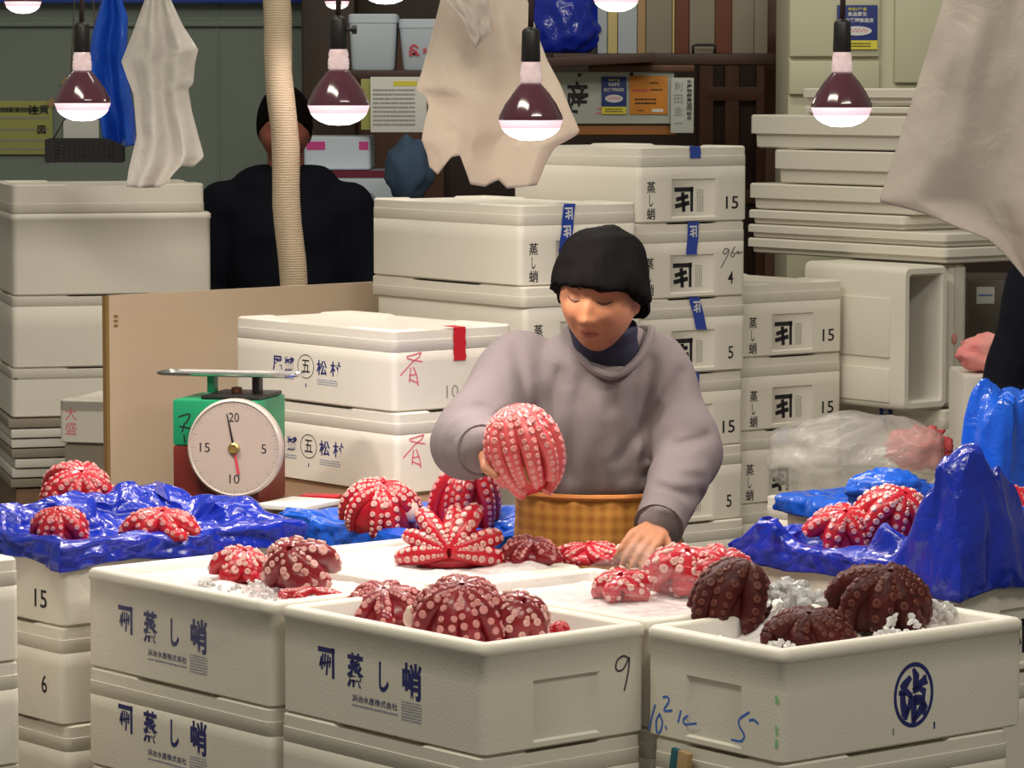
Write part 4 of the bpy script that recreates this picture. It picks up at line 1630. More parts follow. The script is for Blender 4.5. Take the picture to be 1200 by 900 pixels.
GC = 'octopus under the clear film'
ZC = RIM - 0.020
octopus('red octopus arm end with big pale suckers at the film edge', on(730, 704, ZC), (0.056, 0.050, 0.040), R(-15), R(30), 0, 5, 0.022, (12, 118), 0.3, RED3, 13, group=GC, hc=0.4, suck=0.38)
octopus('rounded red octopus with two rows of white suckers under film', on(795, 695, ZC), (0.070, 0.060, 0.060), R(10), R(28), R(10), 6, 0.026, (8, 118), 0.2, RED3, 14, group=GC, hc=0.5, suck=0.36)
octopus('red octopus beside the dark brown ones, arms fanned under film', on(843, 696, ZC), (0.068, 0.060, 0.060), R(-10), R(40), R(12), 8, 0.0185, (8, 116), 0.1, PINK3, 15, group=GC, hc=0.45)
GB = 'dark brown octopus on broken ice'
ZB = RIM - 0.032
octopus('tall dark brown octopus nearest the film covered red ones', on(856, 739, ZB), (0.068, 0.062, 0.085), R(20), R(6), R(22), 7, 0.025, (5, 125), 0.3, BROWN3, 16, group=GB, hc=0.5, suck=0.33)
octopus('flattened dark brown octopus lowest along the box rim', on(945, 756, ZB), (0.082, 0.062, 0.042), R(10), R(20), 0, 7, 0.021, (12, 120), 0.4, BROWN3, 17, group=GB, hc=0.4, suck=0.33)
octopus('big dark brown octopus with bent arms beside the ice heap', on(1032, 738, ZB), (0.094, 0.072, 0.076), R(5), R(24), R(8), 8, 0.024, (8, 122), 0.25, BROWN3, 18, group=GB, hc=0.5, suck=0.33)
GU = 'octopus in the blue lined boxes'
octopus('red octopus half hidden in crumpled blue plastic by the bracket mark', on(984, 648, R2Z - 0.030), (0.080, 0.062, 0.062), R(15), R(30), 0, 7, 0.020, (10, 116), 0.2, PINK3, 19, group=GU, hc=0.5)
octopus('red octopus with one raised arm beside the blue plastic peak', on(1042, 640, R2Z - 0.020), (0.082, 0.062, 0.082), R(20), R(34), R(8), 8, 0.019, (8, 112), 0.2, RED3, 20, group=GU, hc=0.5)
octopus('small red octopus at the frame edge in the bright blue liner', on(1187, 601, R2Z - 0.012), (0.050, 0.045, 0.038), R(15), R(25), 0, 7, 0.0155, (10, 116), 0.2, PINK3, 21, group=GU, hc=0.4)
ZQ = QZ - 0.012
octopus('spreading red octopus behind the others near the plywood edge', on(92, 600, ZQ), (0.084, 0.072, 0.072), R(10), R(36), R(4), 9, 0.0185, (8, 112), 0.2, PINK3, 22, group=GU, hc=0.45, flesh=((0.005, -0.075, 0.030), (0.016, 0.01, 0.012)))
octopus('small red octopus dome above the stamp 15', on(70, 634, ZQ), (0.056, 0.046, 0.048), R(-5), R(20), 0, 7, 0.0175, (10, 118), 0.1, PINK3, 23, group=GU, hc=0.4)
octopus('low red octopus sunk in dark blue plastic right of the dome', on(190, 632, ZQ), (0.082, 0.050, 0.046), R(8), R(18), 0, 7, 0.0195, (12, 120), 0.3, PINK3, 24, group=GU, hc=0.3)
# the one held in the hand
hp = P(613, 530, 6.56)
octopus('red octopus hanging from the lifted hand of the woman', (hp.x, hp.y, hp.z), (0.074, 0.062, 0.092), R(10), R(-4), R(-14), 10, 0.0200, (4, 150), 0.15, (OCT_PINK, SUCK_PINK, SUCK_PINK), 25, group=None, floor=False, hc=0.0, mant_mat=OCT_RED, curl=0.05)


# ------------------------------------------------------------------ plastic liners
def liner(label, box, dx, dy, rim, over, material, bumps=(), sag=0.03, amp=0.016, seed=0, wall=0.03, bexp=3.4):
    """crumpled plastic sheet lying in a box and folded out over its rim"""
    zl = rim - box.location.z
    mb = MB()
    nu, nv = 130, 150
    o_ = over

    def crease(x, y, sc, sd):
        # flat facets with sharp creases between them
        return abs(noise.noise(Vector((x * sc + sd, y * sc, sd * 1.7)))) + 0.5 * abs(noise.noise(Vector((x * sc * 2.1, y * sc * 2.1 + sd, 3.3))))

    def f(a, b):
        x, y = lerp(-o_, dx + o_, a), lerp(-o_, dy + o_, b)
        inside = min(x, dx - x, y, dy - y)
        wr = 1.3 * crease(x, y, 9, seed) - 0.35
        w2 = noise.noise(Vector((x * 16, y * 16 + seed, 3)))
        z = zl + 0.007
        cx, cy = min(max(x, -0.007), dx + 0.007), min(max(y, -0.007), dy + 0.007)
        if inside >= 0:
            k = min(max((inside - 0.4 * wall) / 0.05, 0), 1)
            k = k * k * (3 - 2 * k)
            z += (-sag + amp * (wr * 2.2 + 0.5 * w2)) * k + (1 - k) * (max(0.0, 0.012 * wr) + 0.004 * abs(w2))
        else:
            e = -inside
            ln = 0.72 + 0.55 * noise.noise(Vector((x * 4 + seed, y * 4, 1)))
            fold = 0.016 * crease(x, y, 13, seed + 4) + 0.010 * max(0.0, noise.noise(Vector((x * 7, y * 7, seed))))
            z += 0.004 * wr - max(0, e - 0.003) * max(ln, 0.35)
            q = fold * min(1, e / 0.02)
            if x < 0:
                cx -= q
            if x > dx:
                cx += q
            if y < 0:
                cy -= q
            if y > dy:
                cy += q
        hb, qb = 0.0, 0.0
        for bx, by, bw, bh_, hh in bumps:
            q = math.exp(-(abs((x - bx) / bw) ** bexp + abs((y - by) / bh_) ** bexp))
            hb = (hb ** 4 + (hh * q) ** 4) ** 0.25
            qb = max(qb, q)
        z += hb * (1 + 0.35 * (crease(x, y, 14, seed + 9) - 0.5))
        cx += 0.07 * qb * (crease(x, y, 9, seed + 2) - 0.45)
        cy += 0.07 * qb * (crease(x, y, 9, seed + 6) - 0.45)
        return (cx, cy, z)
    mb.grid(f, nu, nv, material)
    ob = mb.build('plastic_liner', None, smooth=35, loc=box.location, rot=(0, 0, box.rotation_euler.z))
    solidify(ob, 0.0012, 0)
    return tag(ob, label, 'plastic sheet')


liner('dark blue crumpled plastic sheet over the box stamped 15', q_open, QX, QY, QZ, 0.085, LINER, seed=1, sag=0.030, amp=0.012,
      bumps=((0.10, 0.35, 0.12, 0.05, 0.035), (0.25, 0.34, 0.12, 0.06, 0.045), (0.42, 0.33, 0.11, 0.06, 0.055), (0.53, 0.22, 0.05, 0.12, 0.03), (0.24, 0.10, 0.10, 0.04, 0.015)))
liner('bright blue plastic sheet by the woman under two octopus', l3_open, DX, 0.54, L3Z, 0.06, LINER_LIGHT, seed=5, sag=0.022, amp=0.012, bumps=((0.33, 0.13, 0.07, 0.14, 0.035), (0.02, 0.5, 0.06, 0.06, 0.01)))
liner('crumpled blue plastic liner with a tall peak by the bracket mark', r2_open, DX, DY, R2Z, 0.07, LINER, seed=9, sag=0.050, amp=0.024,
      bumps=((0.085, 0.065, 0.085, 0.075, 0.225), (0.070, 0.125, 0.050, 0.055, 0.15), (0.060, 0.20, 0.045, 0.05, 0.075), (0.055, 0.27, 0.04, 0.05, 0.03), (0.19, 0.05, 0.06, 0.06, 0.10), (0.30, 0.10, 0.10, 0.10, 0.06), (0.27, 0.46, 0.07, 0.05, 0.06), (0.10, 0.50, 0.14, 0.05, 0.05)))
liner('bright blue plastic liner standing up at the frame edge', r3_open, DX, DY, R2Z, 0.05, LINER_LIGHT, seed=14, sag=0.020, amp=0.016,
      bumps=((0.350, 0.265, 0.060, 0.050, 0.25), (0.20, 0.12, 0.05, 0.05, 0.02)), bexp=6)
# pale blue bundle behind the bracket marked box
bp = P(1040, 575, 7.02)
mb = MB()
mb.ball((0, 0, 0), (0.085, 0.06, 0.045), LINER_LIGHT, 32, 20, None, lambda d, p: p * (1 + 0.22 * (noise.ridged_multi_fractal(d * 2.2, 1.0, 2.0, 4, 1.0, 2.0) - 1.2)))
# (kept as part of the crumpled sheet pile)
tag(mb.build('plastic_bundle', loc=(bp.x, bp.y, bp.z), smooth=180), 'pale blue plastic bundle behind the raised octopus arm', 'plastic bundle')


# ------------------------------------------------------------------ clear films
def film(label, M, w, h, fn, material, nu=50, nv=40, name='plastic_film', cat='plastic film'):
    mb = MB()
    mb.grid(lambda a, b: M @ Vector(fn(a, b)), nu, nv, material)
    o = mb.build(name, smooth=180)
    return tag(o, label, cat)


def box_m(b):
    return Matrix.Translation(b.location) @ Matrix.Rotation(b.rotation_euler.z, 4, 'Z')


def f_wrap(a, b):
    # over the long side of the left box: from the ice out over the rim and down in a shallow curve
    y = lerp(0.02, 0.612, b)
    s = a * 0.20
    wr = 0.004 * noise.noise(Vector((s * 40, y * 18, 2)))
    drop = 0.105 * math.sin(min(max((y - 0.02) / 0.59, 0), 1) * PI) + 0.03
    if s < 0.075:
        x = 0.072 - s
        z = RIM + 0.005 + wr * 0.7 - max(0, x - 0.03) * 0.15
    else:
        q = (s - 0.075) / 0.125
        x = -0.0075 - abs(wr)
        z = RIM + 0.001 - q * drop
    return (x, y, z - l_open.location.z)


film('clear wrap creased over the long side of the film wrapped box', box_m(l_open), 0, 0, f_wrap, CLEAR)


def f_ice(a, b):
    x, y = lerp(0.03, 0.335, a), lerp(0.03, 0.50, b)
    n_ = noise.ridged_multi_fractal(Vector((x * 9, y * 9, 4)), 1.0, 2.0, 4, 1.0, 2.0) - 1.0
    return (x, y, RIM + 0.006 + 0.010 * n_ - f2_open.location.z + 0.065 * math.exp(-((x - 0.30) / 0.05) ** 2 - ((y - 0.36) / 0.09) ** 2))


film('clear plastic film rumpled over ice and red octopus', box_m(f2_open), 0, 0, f_ice, CLEAR)

# cloudy bag with something red inside, behind the blue liner
cb = Vector((0.80, 7.93, 0))
ct = thing('plastic_bag', 'cloudy clear plastic bag with reddish contents beside the short stack', 'bag', (cb.x, cb.y, 0.792))
mb = MB()
mb.ball((0, 0, 0.095), (0.225, 0.13, 0.105), CLEAR_CLOUDY, 48, 30, None, lambda d, p: p * (1 + 0.14 * (noise.ridged_multi_fractal(d * 1.6 + Vector((3, 0, 0)), 1.0, 2.0, 2, 1.0, 2.0) - 1.1)))
mb.v = [Vector((p.x, p.y, max(p.z, 0.002))) for p in mb.v]
mb.build('bag_film', ct, smooth=180)
mb = MB()
mb.ball((0.155, 0.02, 0.11), (0.075, 0.050, 0.050), OCT_PINK, 40, 28, None, lambda d, p: p * (1 + 0.35 * noise.noise(Vector((d.x * 3, d.y * 3, d.z * 6 - d.x * 3)))))
o = mb.build('contents', ct, smooth=180)
o['label'] = 'reddish contents'
cz = 0.79
for k in range(4):
    cz -= 0.195
    foam_box('foam box %s under the cloudy plastic bag' % ('directly', 'second down', 'third down', 'lowest')[k], (cb.x + 0.05, cb.y - 0.26, cz), R(40), 0.36, 0.40, 0.1944, True)


# ------------------------------------------------------------------ hanging lamps
def lamp(label, px, py_bottom, Y, dia=0.126, power=1.0, lit=BULB_LIT, tilt=0.0, group='bare reflector bulbs hanging over the stall'):
    q = P(px, py_bottom, Y)
    t = thing('hanging_lamp', label, 'lamp', (q.x, q.y, q.z), 0, group)
    r = dia / 2
    k = dia / 0.126
    t.rotation_euler = (0, tilt, 0)
    mb = MB()
    mb.lathe([(0.0002, 0), (r * 0.35, 0.0015 * k), (r * 0.62, 0.008 * k), (r * 0.80, 0.016 * k), (r * 0.90, 0.024 * k), (r, 0.040 * k)], lit, 32, mats=[lit, lit, lit, lit, BULB_RIM])
    mb.build('lens', t, smooth=180)
    mb = MB()
    mb.lathe([(r, 0.0405 * k), (r * 1.005, 0.043 * k), (r * 0.97, 0.050 * k), (r * 0.80, 0.072 * k), (r * 0.58, 0.092 * k), (r * 0.38, 0.107 * k), (r * 0.31, 0.112 * k)], BULB_DARK, 32)
    mb.build('bulb_dome', t, smooth=180)
    mb = MB()
    mb.lathe([(r * 0.30, 0.1122 * k), (r * 0.345, 0.116 * k), (r * 0.33, 0.120 * k), (r * 0.35, 0.124 * k), (r * 0.33, 0.128 * k), (r * 0.345, 0.132 * k), (r * 0.31, 0.137 * k), (r * 0.325, 0.143 * k), (r * 0.28, 0.153 * k)], BULB_NECK, 24)
    mb.build('bulb_neck', t, smooth=60)
    mb = MB()
    mb.lathe([(r * 0.28, 0.1535 * k), (r * 0.30, 0.156 * k), (r * 0.275, 0.212 * k), (r * 0.24, 0.216 * k), (r * 0.10, 0.222 * k)], BLACKP, 20)
    mb.build('socket', t, smooth=50)
    mb = MB()
    mb.tube([(0, 0, 0.222 * k), (0.002, 0, 0.30), (-0.002, 0, 0.45), (0, 0, 0.95)], 0.0055, CORDM, 8)
    mb.build('cord', t, smooth=180)
    d = bpy.data.lights.new('lamp_light', 'SPOT')
    d.energy = BULB_W * power
    d.color = (1.0, 0.87, 0.80)
    d.spot_size = R(165)
    d.spot_blend = 0.6
    d.shadow_soft_size = 0.045
    lo = bpy.data.objects.new('lamp_light', d)
    COL.objects.link(lo)
    lo.parent = t
    lo.location = (0, 0, -0.012)
    return t


lamp('lit bulb on a cord in front of the small dark basket', 97, 142, 7.35, 0.121)
l2 = lamp('lit bulb with a side knob on its socket, by the post', 397, 147, 6.75, 0.123, tilt=R(0))
mb = MB()
mb.lathe([(0.004, 0), (0.004, 0.012), (0.009, 0.013), (0.009, 0.022), (0.0, 0.023)], BLACKP, 12, Matrix.Translation((0.014, 0, 0.188)) @ Matrix.Rotation(PI / 2, 4, 'Y'))
mb.build('switch_knob', l2)
lamp('lit bulb hanging in front of the cream sheet', 622, 165, 6.55, 0.1235)
lamp('lit bulb hanging in front of the navy poster and cream cabinet', 986, 149, 6.75, 0.121)
lamp('lit bulb cut by the frame top above the yellow notice', 27, 16, 7.9, 0.085, 0.7)
lamp('small pale bulb peeking in above the post side lamp', 395, 11, 9.2, 0.066, 0.3, BULB_WARM)
lamp('lit lens at the frame top above the white tubs', 452, 5, 7.6, 0.11, 0.7)
lamp('warm lens at the frame top above the upright boards', 722, 14, 7.5, 0.104, 0.8, BULB_WARM)


# ------------------------------------------------------------------ hanging sheets and bags
def hanging(label, Y, left, right, bottom, top, folds, depth, material, seed=0, name='hanging_sheet', cat='plastic sheet', nu=70, nv=60, thick=0.0012, lean=0.0):
    """left/right: (py, px) tables; bottom: (s, py) table"""
    mb = MB()

    def f(a, b):
        yb = interp(bottom, a)
        py = lerp(top, yb, b)
        px = lerp(interp(left, py), interp(right, py), a)
        q = P(px, py, Y)
        k = 0.35 + 0.65 * b
        dy = depth * k * (math.sin(folds * 2 * PI * a + seed + 1.2 * b) + 0.5 * noise.noise(Vector((a * 5, b * 4, seed))))
        dy += 0.006 * noise.noise(Vector((a * 6, b * 5, seed + 5)))
        return (q.x, q.y + dy + lean * b, q.z)
    mb.grid(f, nu, nv, material)
    o = mb.build(name, smooth=180)
    solidify(o, thick, 0)
    return tag(o, label, cat)


hanging('big cream plastic sheet hanging behind the middle bulb', 7.25,
        [(-40, 518), (0, 516), (40, 506), (80, 495), (105, 487), (112, 498), (125, 502), (150, 496), (165, 494), (180, 500), (220, 508)],
        [(-40, 612), (0, 618), (40, 630), (70, 641), (100, 657), (130, 669), (155, 680), (163, 668), (172, 650), (190, 640), (220, 628)],
        [(0, 196), (0.06, 205), (0.2, 184), (0.27, 182), (0.36, 216), (0.5, 219), (0.62, 211), (0.72, 221), (0.85, 219), (1, 217)], -40, 1.6, 0.018, PAPER_CREAM, 1, 'hanging_sheet', nu=90)
# folded flap over the cream sheet
hanging('rolled flap of cream plastic folded over the upper cream sheet', 7.15,
        [(-40, 510), (0, 520), (20, 540), (56, 556)], [(-40, 570), (0, 572), (20, 576), (38, 577), (56, 560)], [(0, 48), (0.5, 58), (1, 40)], -40, 0.5, 0.008, PLASTIC_DULL, 4, nu=30, nv=30)
hanging('large dull white plastic bag hanging at the frame edge over the lid pile', 6.3,
        [(-40, 1125), (0, 1106), (100, 1075), (200, 1042), (236, 1030), (260, 1070), (280, 1105), (330, 1155)],
        [(-40, 1240), (340, 1240)], [(0, 237), (0.14, 248), (0.26, 268), (0.4, 282), (0.5, 305), (0.6, 331), (0.66, 318), (0.72, 298), (0.85, 292), (1, 286)], -40, 1.3, 0.022, PLASTIC_DULL, 2, 'hanging_bag', 'bag', nu=90)
hanging('bunched white plastic bag hanging beside the blue one', 8.6,
        [(-40, 178), (0, 170), (40, 155), (72, 142), (90, 148), (110, 156), (160, 160), (200, 150), (222, 147)],
        [(-40, 198), (0, 200), (30, 214), (58, 232), (75, 228), (98, 226), (104, 220), (130, 224), (160, 232), (182, 238), (195, 234), (222, 208)],
        [(0, 219), (0.25, 220), (0.62, 220), (0.70, 214), (0.74, 194), (0.9, 196), (1, 186)], -40, 2.2, 0.018, PLASTIC_WHITE, 6, 'hanging_bag', 'bag', nu=80)
hanging('blue plastic bag hanging above the small dark basket', 8.9,
        [(-40, 122), (0, 119), (40, 108), (75, 104), (110, 108), (140, 118), (172, 122)],
        [(-40, 140), (0, 143), (20, 150), (60, 149), (100, 152), (130, 157), (172, 159)], [(0, 160), (0.4, 168), (0.7, 172), (1, 170)], -40, 1.4, 0.030, BLUEBAG, 3, 'hanging_bag', 'bag', nu=50)

# dark basket on strings
bq = P(100, 177, 9.3)
s_ = 9.3 / FPX
bt = thing('hanging_basket', 'small dark plastic basket hanging on strings by the partition', 'basket', (bq.x, bq.y, bq.z - 13 * s_), R(4))
mb = MB()
bw, bd, bh2 = 84 * s_, 0.13, 27 * s_
mb.box((0, 0, 0.004), (bw * 0.92, bd * 0.92, 0.006), BLACKP)
for k in range(6):
    z = 0.008 + k * (bh2 - 0.012) / 5
    for sy in (-1, 1):
        mb.box((0, sy * bd / 2, z), (bw * (0.94 + 0.012 * k), 0.004, 0.0055 if 0 < k < 5 else 0.011), BLACKP)
    for sx in (-1, 1):
        mb.box((sx * bw * (0.47 + 0.006 * k), 0, z), (0.004, bd, 0.0055 if 0 < k < 5 else 0.011), BLACKP)
for k in range(14):
    x = lerp(-bw * 0.46, bw * 0.46, k / 13)
    for sy in (-1, 1):
        mb.box((x, sy * bd / 2, bh2 / 2), (0.006 if k not in (0, 13) else 0.03, 0.0045, bh2), BLACKP)
for sx in (-1, 1):
    for k in range(5):
        mb.box((sx * bw * 0.485, lerp(-bd * 0.45, bd * 0.45, k / 4), bh2 / 2), (0.0045, 0.006, bh2), BLACKP)
mb.build('basket', bt, smooth=0)
for sx, tx in ((-1, -0.3), (1, 0.42)):
    mb = MB()
    mb.tube([(sx * bw * 0.44, 0, bh2), (sx * bw * 0.22, 0, bh2 + 0.075), (sx * bw * 0.06, 0, bh2 + 0.60)], 0.002, CORDM, 6)
    mb.build('string', bt, smooth=180)

# wooden post wrapped with cord
p0, p1 = P(321, -30, 9.45), P(343, 336, 9.45)
dirv = (p1 - p0)
ext = p0 + dirv * (p0.z / (p0.z - p1.z))
mb = MB()
pts, rad = [], []
for k in range(40):
    q = p0.lerp(ext, k / 39)
    pts.append(q + Vector((0.004 * math.sin(k * 0.9), 0, 0)))
    rad.append(0.0385 + 0.0015 * noise.noise(Vector((k * 0.7, 1, 2))))
mb.tube(pts, rad, POST, 20)
tag(mb.build('wooden_post', smooth=60), 'pale leaning wooden post wrapped in cord in front of the man', 'post')


# ------------------------------------------------------------------ things on the back wall
def board_at(name, px0, py0, px1, py1, Y, depth, material, label=None, cat=None, group=None, rotz=0.0, bevel=0.004, dup=None):
    a, b = P(px0, py0, Y), P(px1, py1, Y)
    mb = MB()
    mb.box((0, depth / 2, 0), (abs(b.x - a.x), depth, abs(a.z - b.z)), material, bevel=min(bevel, depth * 0.3))
    o = mb.build(name, loc=((a.x + b.x) / 2, Y, (a.z + b.z) / 2), rot=(0, 0, rotz))
    if label:
        tag(o, label, cat, group)
    return o, abs(b.x - a.x), abs(a.z - b.z)


def sign_frame(u_, v_, w, h, eps=0.0015):
    """sign-local: u, v from top-left in fractions"""
    return Matrix(((1, 0, 0, (u_ - 0.5) * w), (0, 0, -1, -eps), (0, 1, 0, (0.5 - v_) * h), (0, 0, 0, 1)))


o, w, h = board_at('notice', -20, 118, 62, 181, YB - 0.02, 0.006, PAPER_YELLOW, 'yellow printed notice taped to the painted partition', 'notice')
fine_print(o, sign_frame(0.50, 0.17, w, h), w * 0.62, 0.040, 1, BLACK_INK, 41, 'notice_print')
put_text(o, sign_frame(0.80, 0.17, w, h), '注意', 0.075, 0.036, BLACK_INK, 0.02)
for k, v_ in enumerate((0.32, 0.54, 0.74, 0.90)):
    fine_print(o, sign_frame(0.55, v_, w, h), w * 0.82, 0.018, 1, GREY_INK, 42 + k, 'notice_print')
put_text(o, sign_frame(0.84, 0.54, w, h), '図', 0.03, 0.032, BLACK_INK, 0.02)
for k, (x, y, rz_) in enumerate(((60, 120, 0.6), (58, 181, -0.4), (77, 96, 0.5))):
    q = P(x, y, YB - 0.024)
    mb = MB()
    mb.box((0, 0, 0), (0.025, 0.003, 0.03), CARD_TAN, rot=(0, rz_, 0))
    tag(mb.build('tape_scrap', loc=q), ('brown tape scrap at the upper corner of the yellow notice', 'brown tape scrap at the lower corner of the yellow notice', 'brown tape scrap above the small basket')[k], 'tape')
board_at('notice', 74, 140, 116, 166, YB - 0.02, 0.004, PAPER, 'small pale notice on the partition behind the basket', 'notice')

# shelf with its load
YS = 10.9
a, b = P(640, 70, YS), P(926, 70, YS)
mb = MB()
q0, q1 = P(648, 62, YS), P(926, 62, YS)
mb.box(((q0.x + q1.x) / 2, YS + 0.22, q0.z - 0.02), (q1.x - q0.x, 0.46, 0.035), SHELFWOOD, bevel=0.004)
sh_z = q0.z - 0.0025
tag(mb.build('wall_shelf'), 'dark wooden shelf board carrying upright boards', 'shelf')
q0, q1 = P(640, 70, YS - 0.35), P(762, 60, YS + 0.05)
mb = MB()
mb.box(((q0.x + q1.x) / 2, YS - 0.16, q0.z), (q1.x - q0.x, 0.30, 0.03), SHELFWOOD, rot=(0, -0.05, 0), bevel=0.004)
o = mb.build('wall_shelf')
tag(o, 'short slanting shelf board under the dark blue plastic', 'shelf')
bands = [(700, 712, CARD_PALE, 'pale blue'), (712, 724, GOLD, 'cream edged'), (724, 747, CARD_PALE, 'glossy pale'), (747, 757, CARD_TAN, 'tan'), (757, 788, CARD_GREY, 'grey'), (788, 791, GOLD, 'gold edged'), (791, 808, CARD_BROWN, 'russet'),
         (808, 838, CARD_GREY, 'wide grey'), (838, 858, CARD_BROWN, 'second russet'), (858, 884, CARD_GREY, 'brownish grey'), (884, 900, CARD_GREY, 'last grey')]
where = ['beside the dark blue plastic', 'second from the blue plastic', 'under the warm lens', 'narrow, after the glossy pale one', 'before the first russet one', 'narrow, touching the first russet one', 'left of the black handle', 'behind the black handle', 'right of the black handle', 'second from the shelf end', 'at the shelf end']
for k, (x0, x1, m_, nm) in enumerate(bands):
    a, b = P(x0 + 0.5, -60, YS + 0.06), P(x1 - 0.5, 56, YS + 0.06)
    z1 = a.z
    mb = MB()
    mb.box((0, 0.12, (z1 - sh_z) / 2), (b.x - a.x, 0.24, z1 - sh_z - 0.001), m_, bevel=0.003)
    tag(mb.build('storage_board', loc=((a.x + b.x) / 2, YS + 0.06, sh_z + 0.0005)), '%s upright board on the shelf, %s' % (nm, where[k]), 'board', 'upright boards on the wall shelf')
q = P(825, 57, YS + 0.02)
mb = MB()
mb.tube([(-0.034, 0, 0.0), (-0.036, 0, 0.022), (-0.026, 0, 0.027), (0.026, 0, 0.027), (0.036, 0, 0.022), (0.034, 0, 0.0)], 0.0045, BLACKP, 8)
tag(mb.build('shelf_handle', loc=(q.x, q.y, sh_z + 0.001), smooth=180), 'black wire handle on the front of the shelf', 'handle bracket')
# dark blue plastic heap on the shelf
q = P(662, 30, YS + 0.1)
mb = MB()
mb.ball((0, 0, 0), (0.115, 0.10, 0.13), LINER, 40, 28, None, lambda d, p: p * (1 + 0.2 * (noise.ridged_multi_fractal(d * 2.0, 1.0, 2.0, 4, 1.0, 2.0) - 1.1)))
mb.v = [Vector((p.x, p.y, max(p.z, sh_z + 0.004 - q.z))) for p in mb.v]
tag(mb.build('plastic_bundle', loc=q, smooth=180), 'dark blue plastic bundle stuffed on the shelf', 'plastic bundle')
# white sign with the brush character, posters on it
YG = 10.75
o, w, h = board_at('sign_board', 628, 84, 790, 145, YG, 0.02, SIGNWHITE, 'white sign board with a large black brush character', 'sign')
put_text(o, sign_frame((676 - 628) / 162, (117 - 84) / 61, w, h), '産', 27 * YG / FPX, 44 * YG / FPX, BLACK_INK, 0.015)
for k, (x, y) in enumerate(((679, 88), (740, 87))):
    mb = MB()
    mb.lathe([(0, 0), (0.006, 0), (0.004, 0.004), (0, 0.005)], BLACKP, 10, sign_frame((x - 628) / 162, (y - 84) / 61, w, h))
    mb.build('pin', o)
mb = MB()
fine_print(o, sign_frame((702 - 628) / 162, (130 - 84) / 61, w, h), 0.016, 0.03, 2, PINK_INK, 55)
board_at('wooden_rail', 672, 146, 792, 158, YG + 0.02, 0.03, ORANGEWOOD, 'orange brown wooden rail below the white sign board', 'rail')
board_at('wooden_rail', 690, 76, 814, 84, YG - 0.02, 0.06, BROWNWOOD, 'brown wooden rail above the white sign board', 'rail')


def safety_poster(label, x0, y0, x1, y1, Y, rz_=0.0):
    o, w, h = board_at('poster', x0, y0, x1, y1, Y, 0.003, PAPER_NAVY, label, 'poster', rotz=rz_)
    for s, v_, ww, hh, m_ in (('平成17年度', 0.09, 0.46, 0.075, PAPER_LEMON), ('食品衛生', 0.20, 0.48, 0.10, WHITE_INK), ('自主管理推進店', 0.34, 0.80, 0.10, WHITE_INK)):
        put_text(o, sign_frame(0.5, v_, w, h), s, ww * w, hh * h, m_, 0.02)
    mb = MB()
    vs = [(0, 0, 0)] + [(0.36 * w * math.cos(2 * PI * j / 28), 0.105 * h * math.sin(2 * PI * j / 28), 0) for j in range(28)]
    mb.add(vs, [[0, 1 + j, 1 + (j + 1) % 28] for j in range(28)], WHITE_INK)
    e = mb.build('printed_oval', o, smooth=0)
    e.matrix_basis = sign_frame(0.5, 0.58, w, h)
    strokes(e, Matrix.Translation((0, 0, 0.0008)), [[(-0.26 * w, 0.05 * h), (-0.22 * w, -0.03 * h), (-0.15 * w, 0.05 * h), (-0.10 * w, -0.03 * h), (-0.04 * w, 0.05 * h), (0.0, -0.03 * h), (0.06 * w, 0.05 * h), (0.10 * w, -0.03 * h), (0.17 * w, 0.05 * h), (0.20 * w, -0.03 * h), (0.26 * w, 0.05 * h)]], 0.012 * h / 0.1 * 0.12 * 0.9, PINK_INK, 'printed_scribble')
    mb = MB()
    mb.box((0, -0.0012, -h * 0.395), (w, 0.002, h * 0.20), PAPER_LEMON)
    bnd = mb.build('yellow_band', o)
    fine_print(bnd, sign_frame(0.5, 0.895, w, h, 0.0032), w * 0.7, h * 0.12, 2, BLACK_INK, 61)
    return o


safety_poster('navy and yellow poster pinned to the white sign board', 705, 90, 734, 134, YG - 0.006)
o, w, h = board_at('poster', 738, 89, 782, 134, YG - 0.006, 0.003, PAPER_ORANGE, 'orange poster beside the navy one on the sign board', 'poster')
fine_print(o, sign_frame(0.30, 0.38, w, h), w * 0.45, h * 0.13, 1, RED_INK, 71, 'red_print')
fine_print(o, sign_frame(0.72, 0.36, w, h), w * 0.34, h * 0.08, 1, BLACK_INK, 72, 'poster_print')
fine_print(o, sign_frame(0.66, 0.18, w, h), w * 0.24, h * 0.08, 1, BLACK_INK, 73, 'poster_print')
fine_print(o, sign_frame(0.42, 0.66, w, h), w * 0.56, h * 0.20, 2, BLACK_INK, 74, 'poster_print')
fine_print(o, sign_frame(0.30, 0.90, w, h), w * 0.2, h * 0.06, 1, BLACK_INK, 75, 'poster_print')
mb = MB()
mb.box(((0.74 - 0.5) * w, -0.001, (0.5 - 0.9) * h), (w * 0.3, 0.0015, h * 0.08), PAPER)
mb.build('white_label', o)
o, w, h = board_at('name_plate', 786, 91, 813, 156, YG - 0.03, 0.012, SIGNWHITE, 'narrow white plate with two columns of writing at the sign board end', 'sign')
for k, ch_ in enumerate('利田圭一'):
    put_text(o, sign_frame(0.33, 0.16 + 0.22 * k, w, h), ch_, 0.026, 0.028 if k < 3 else 0.004, GREY_INK, 0.01)
for k, ch_ in enumerate('水産物商業協同組合'):
    put_text(o, sign_frame(0.80, 0.07 + 0.082 * k, w, h), ch_, 0.016, 0.013, BLACK_INK, 0.015)

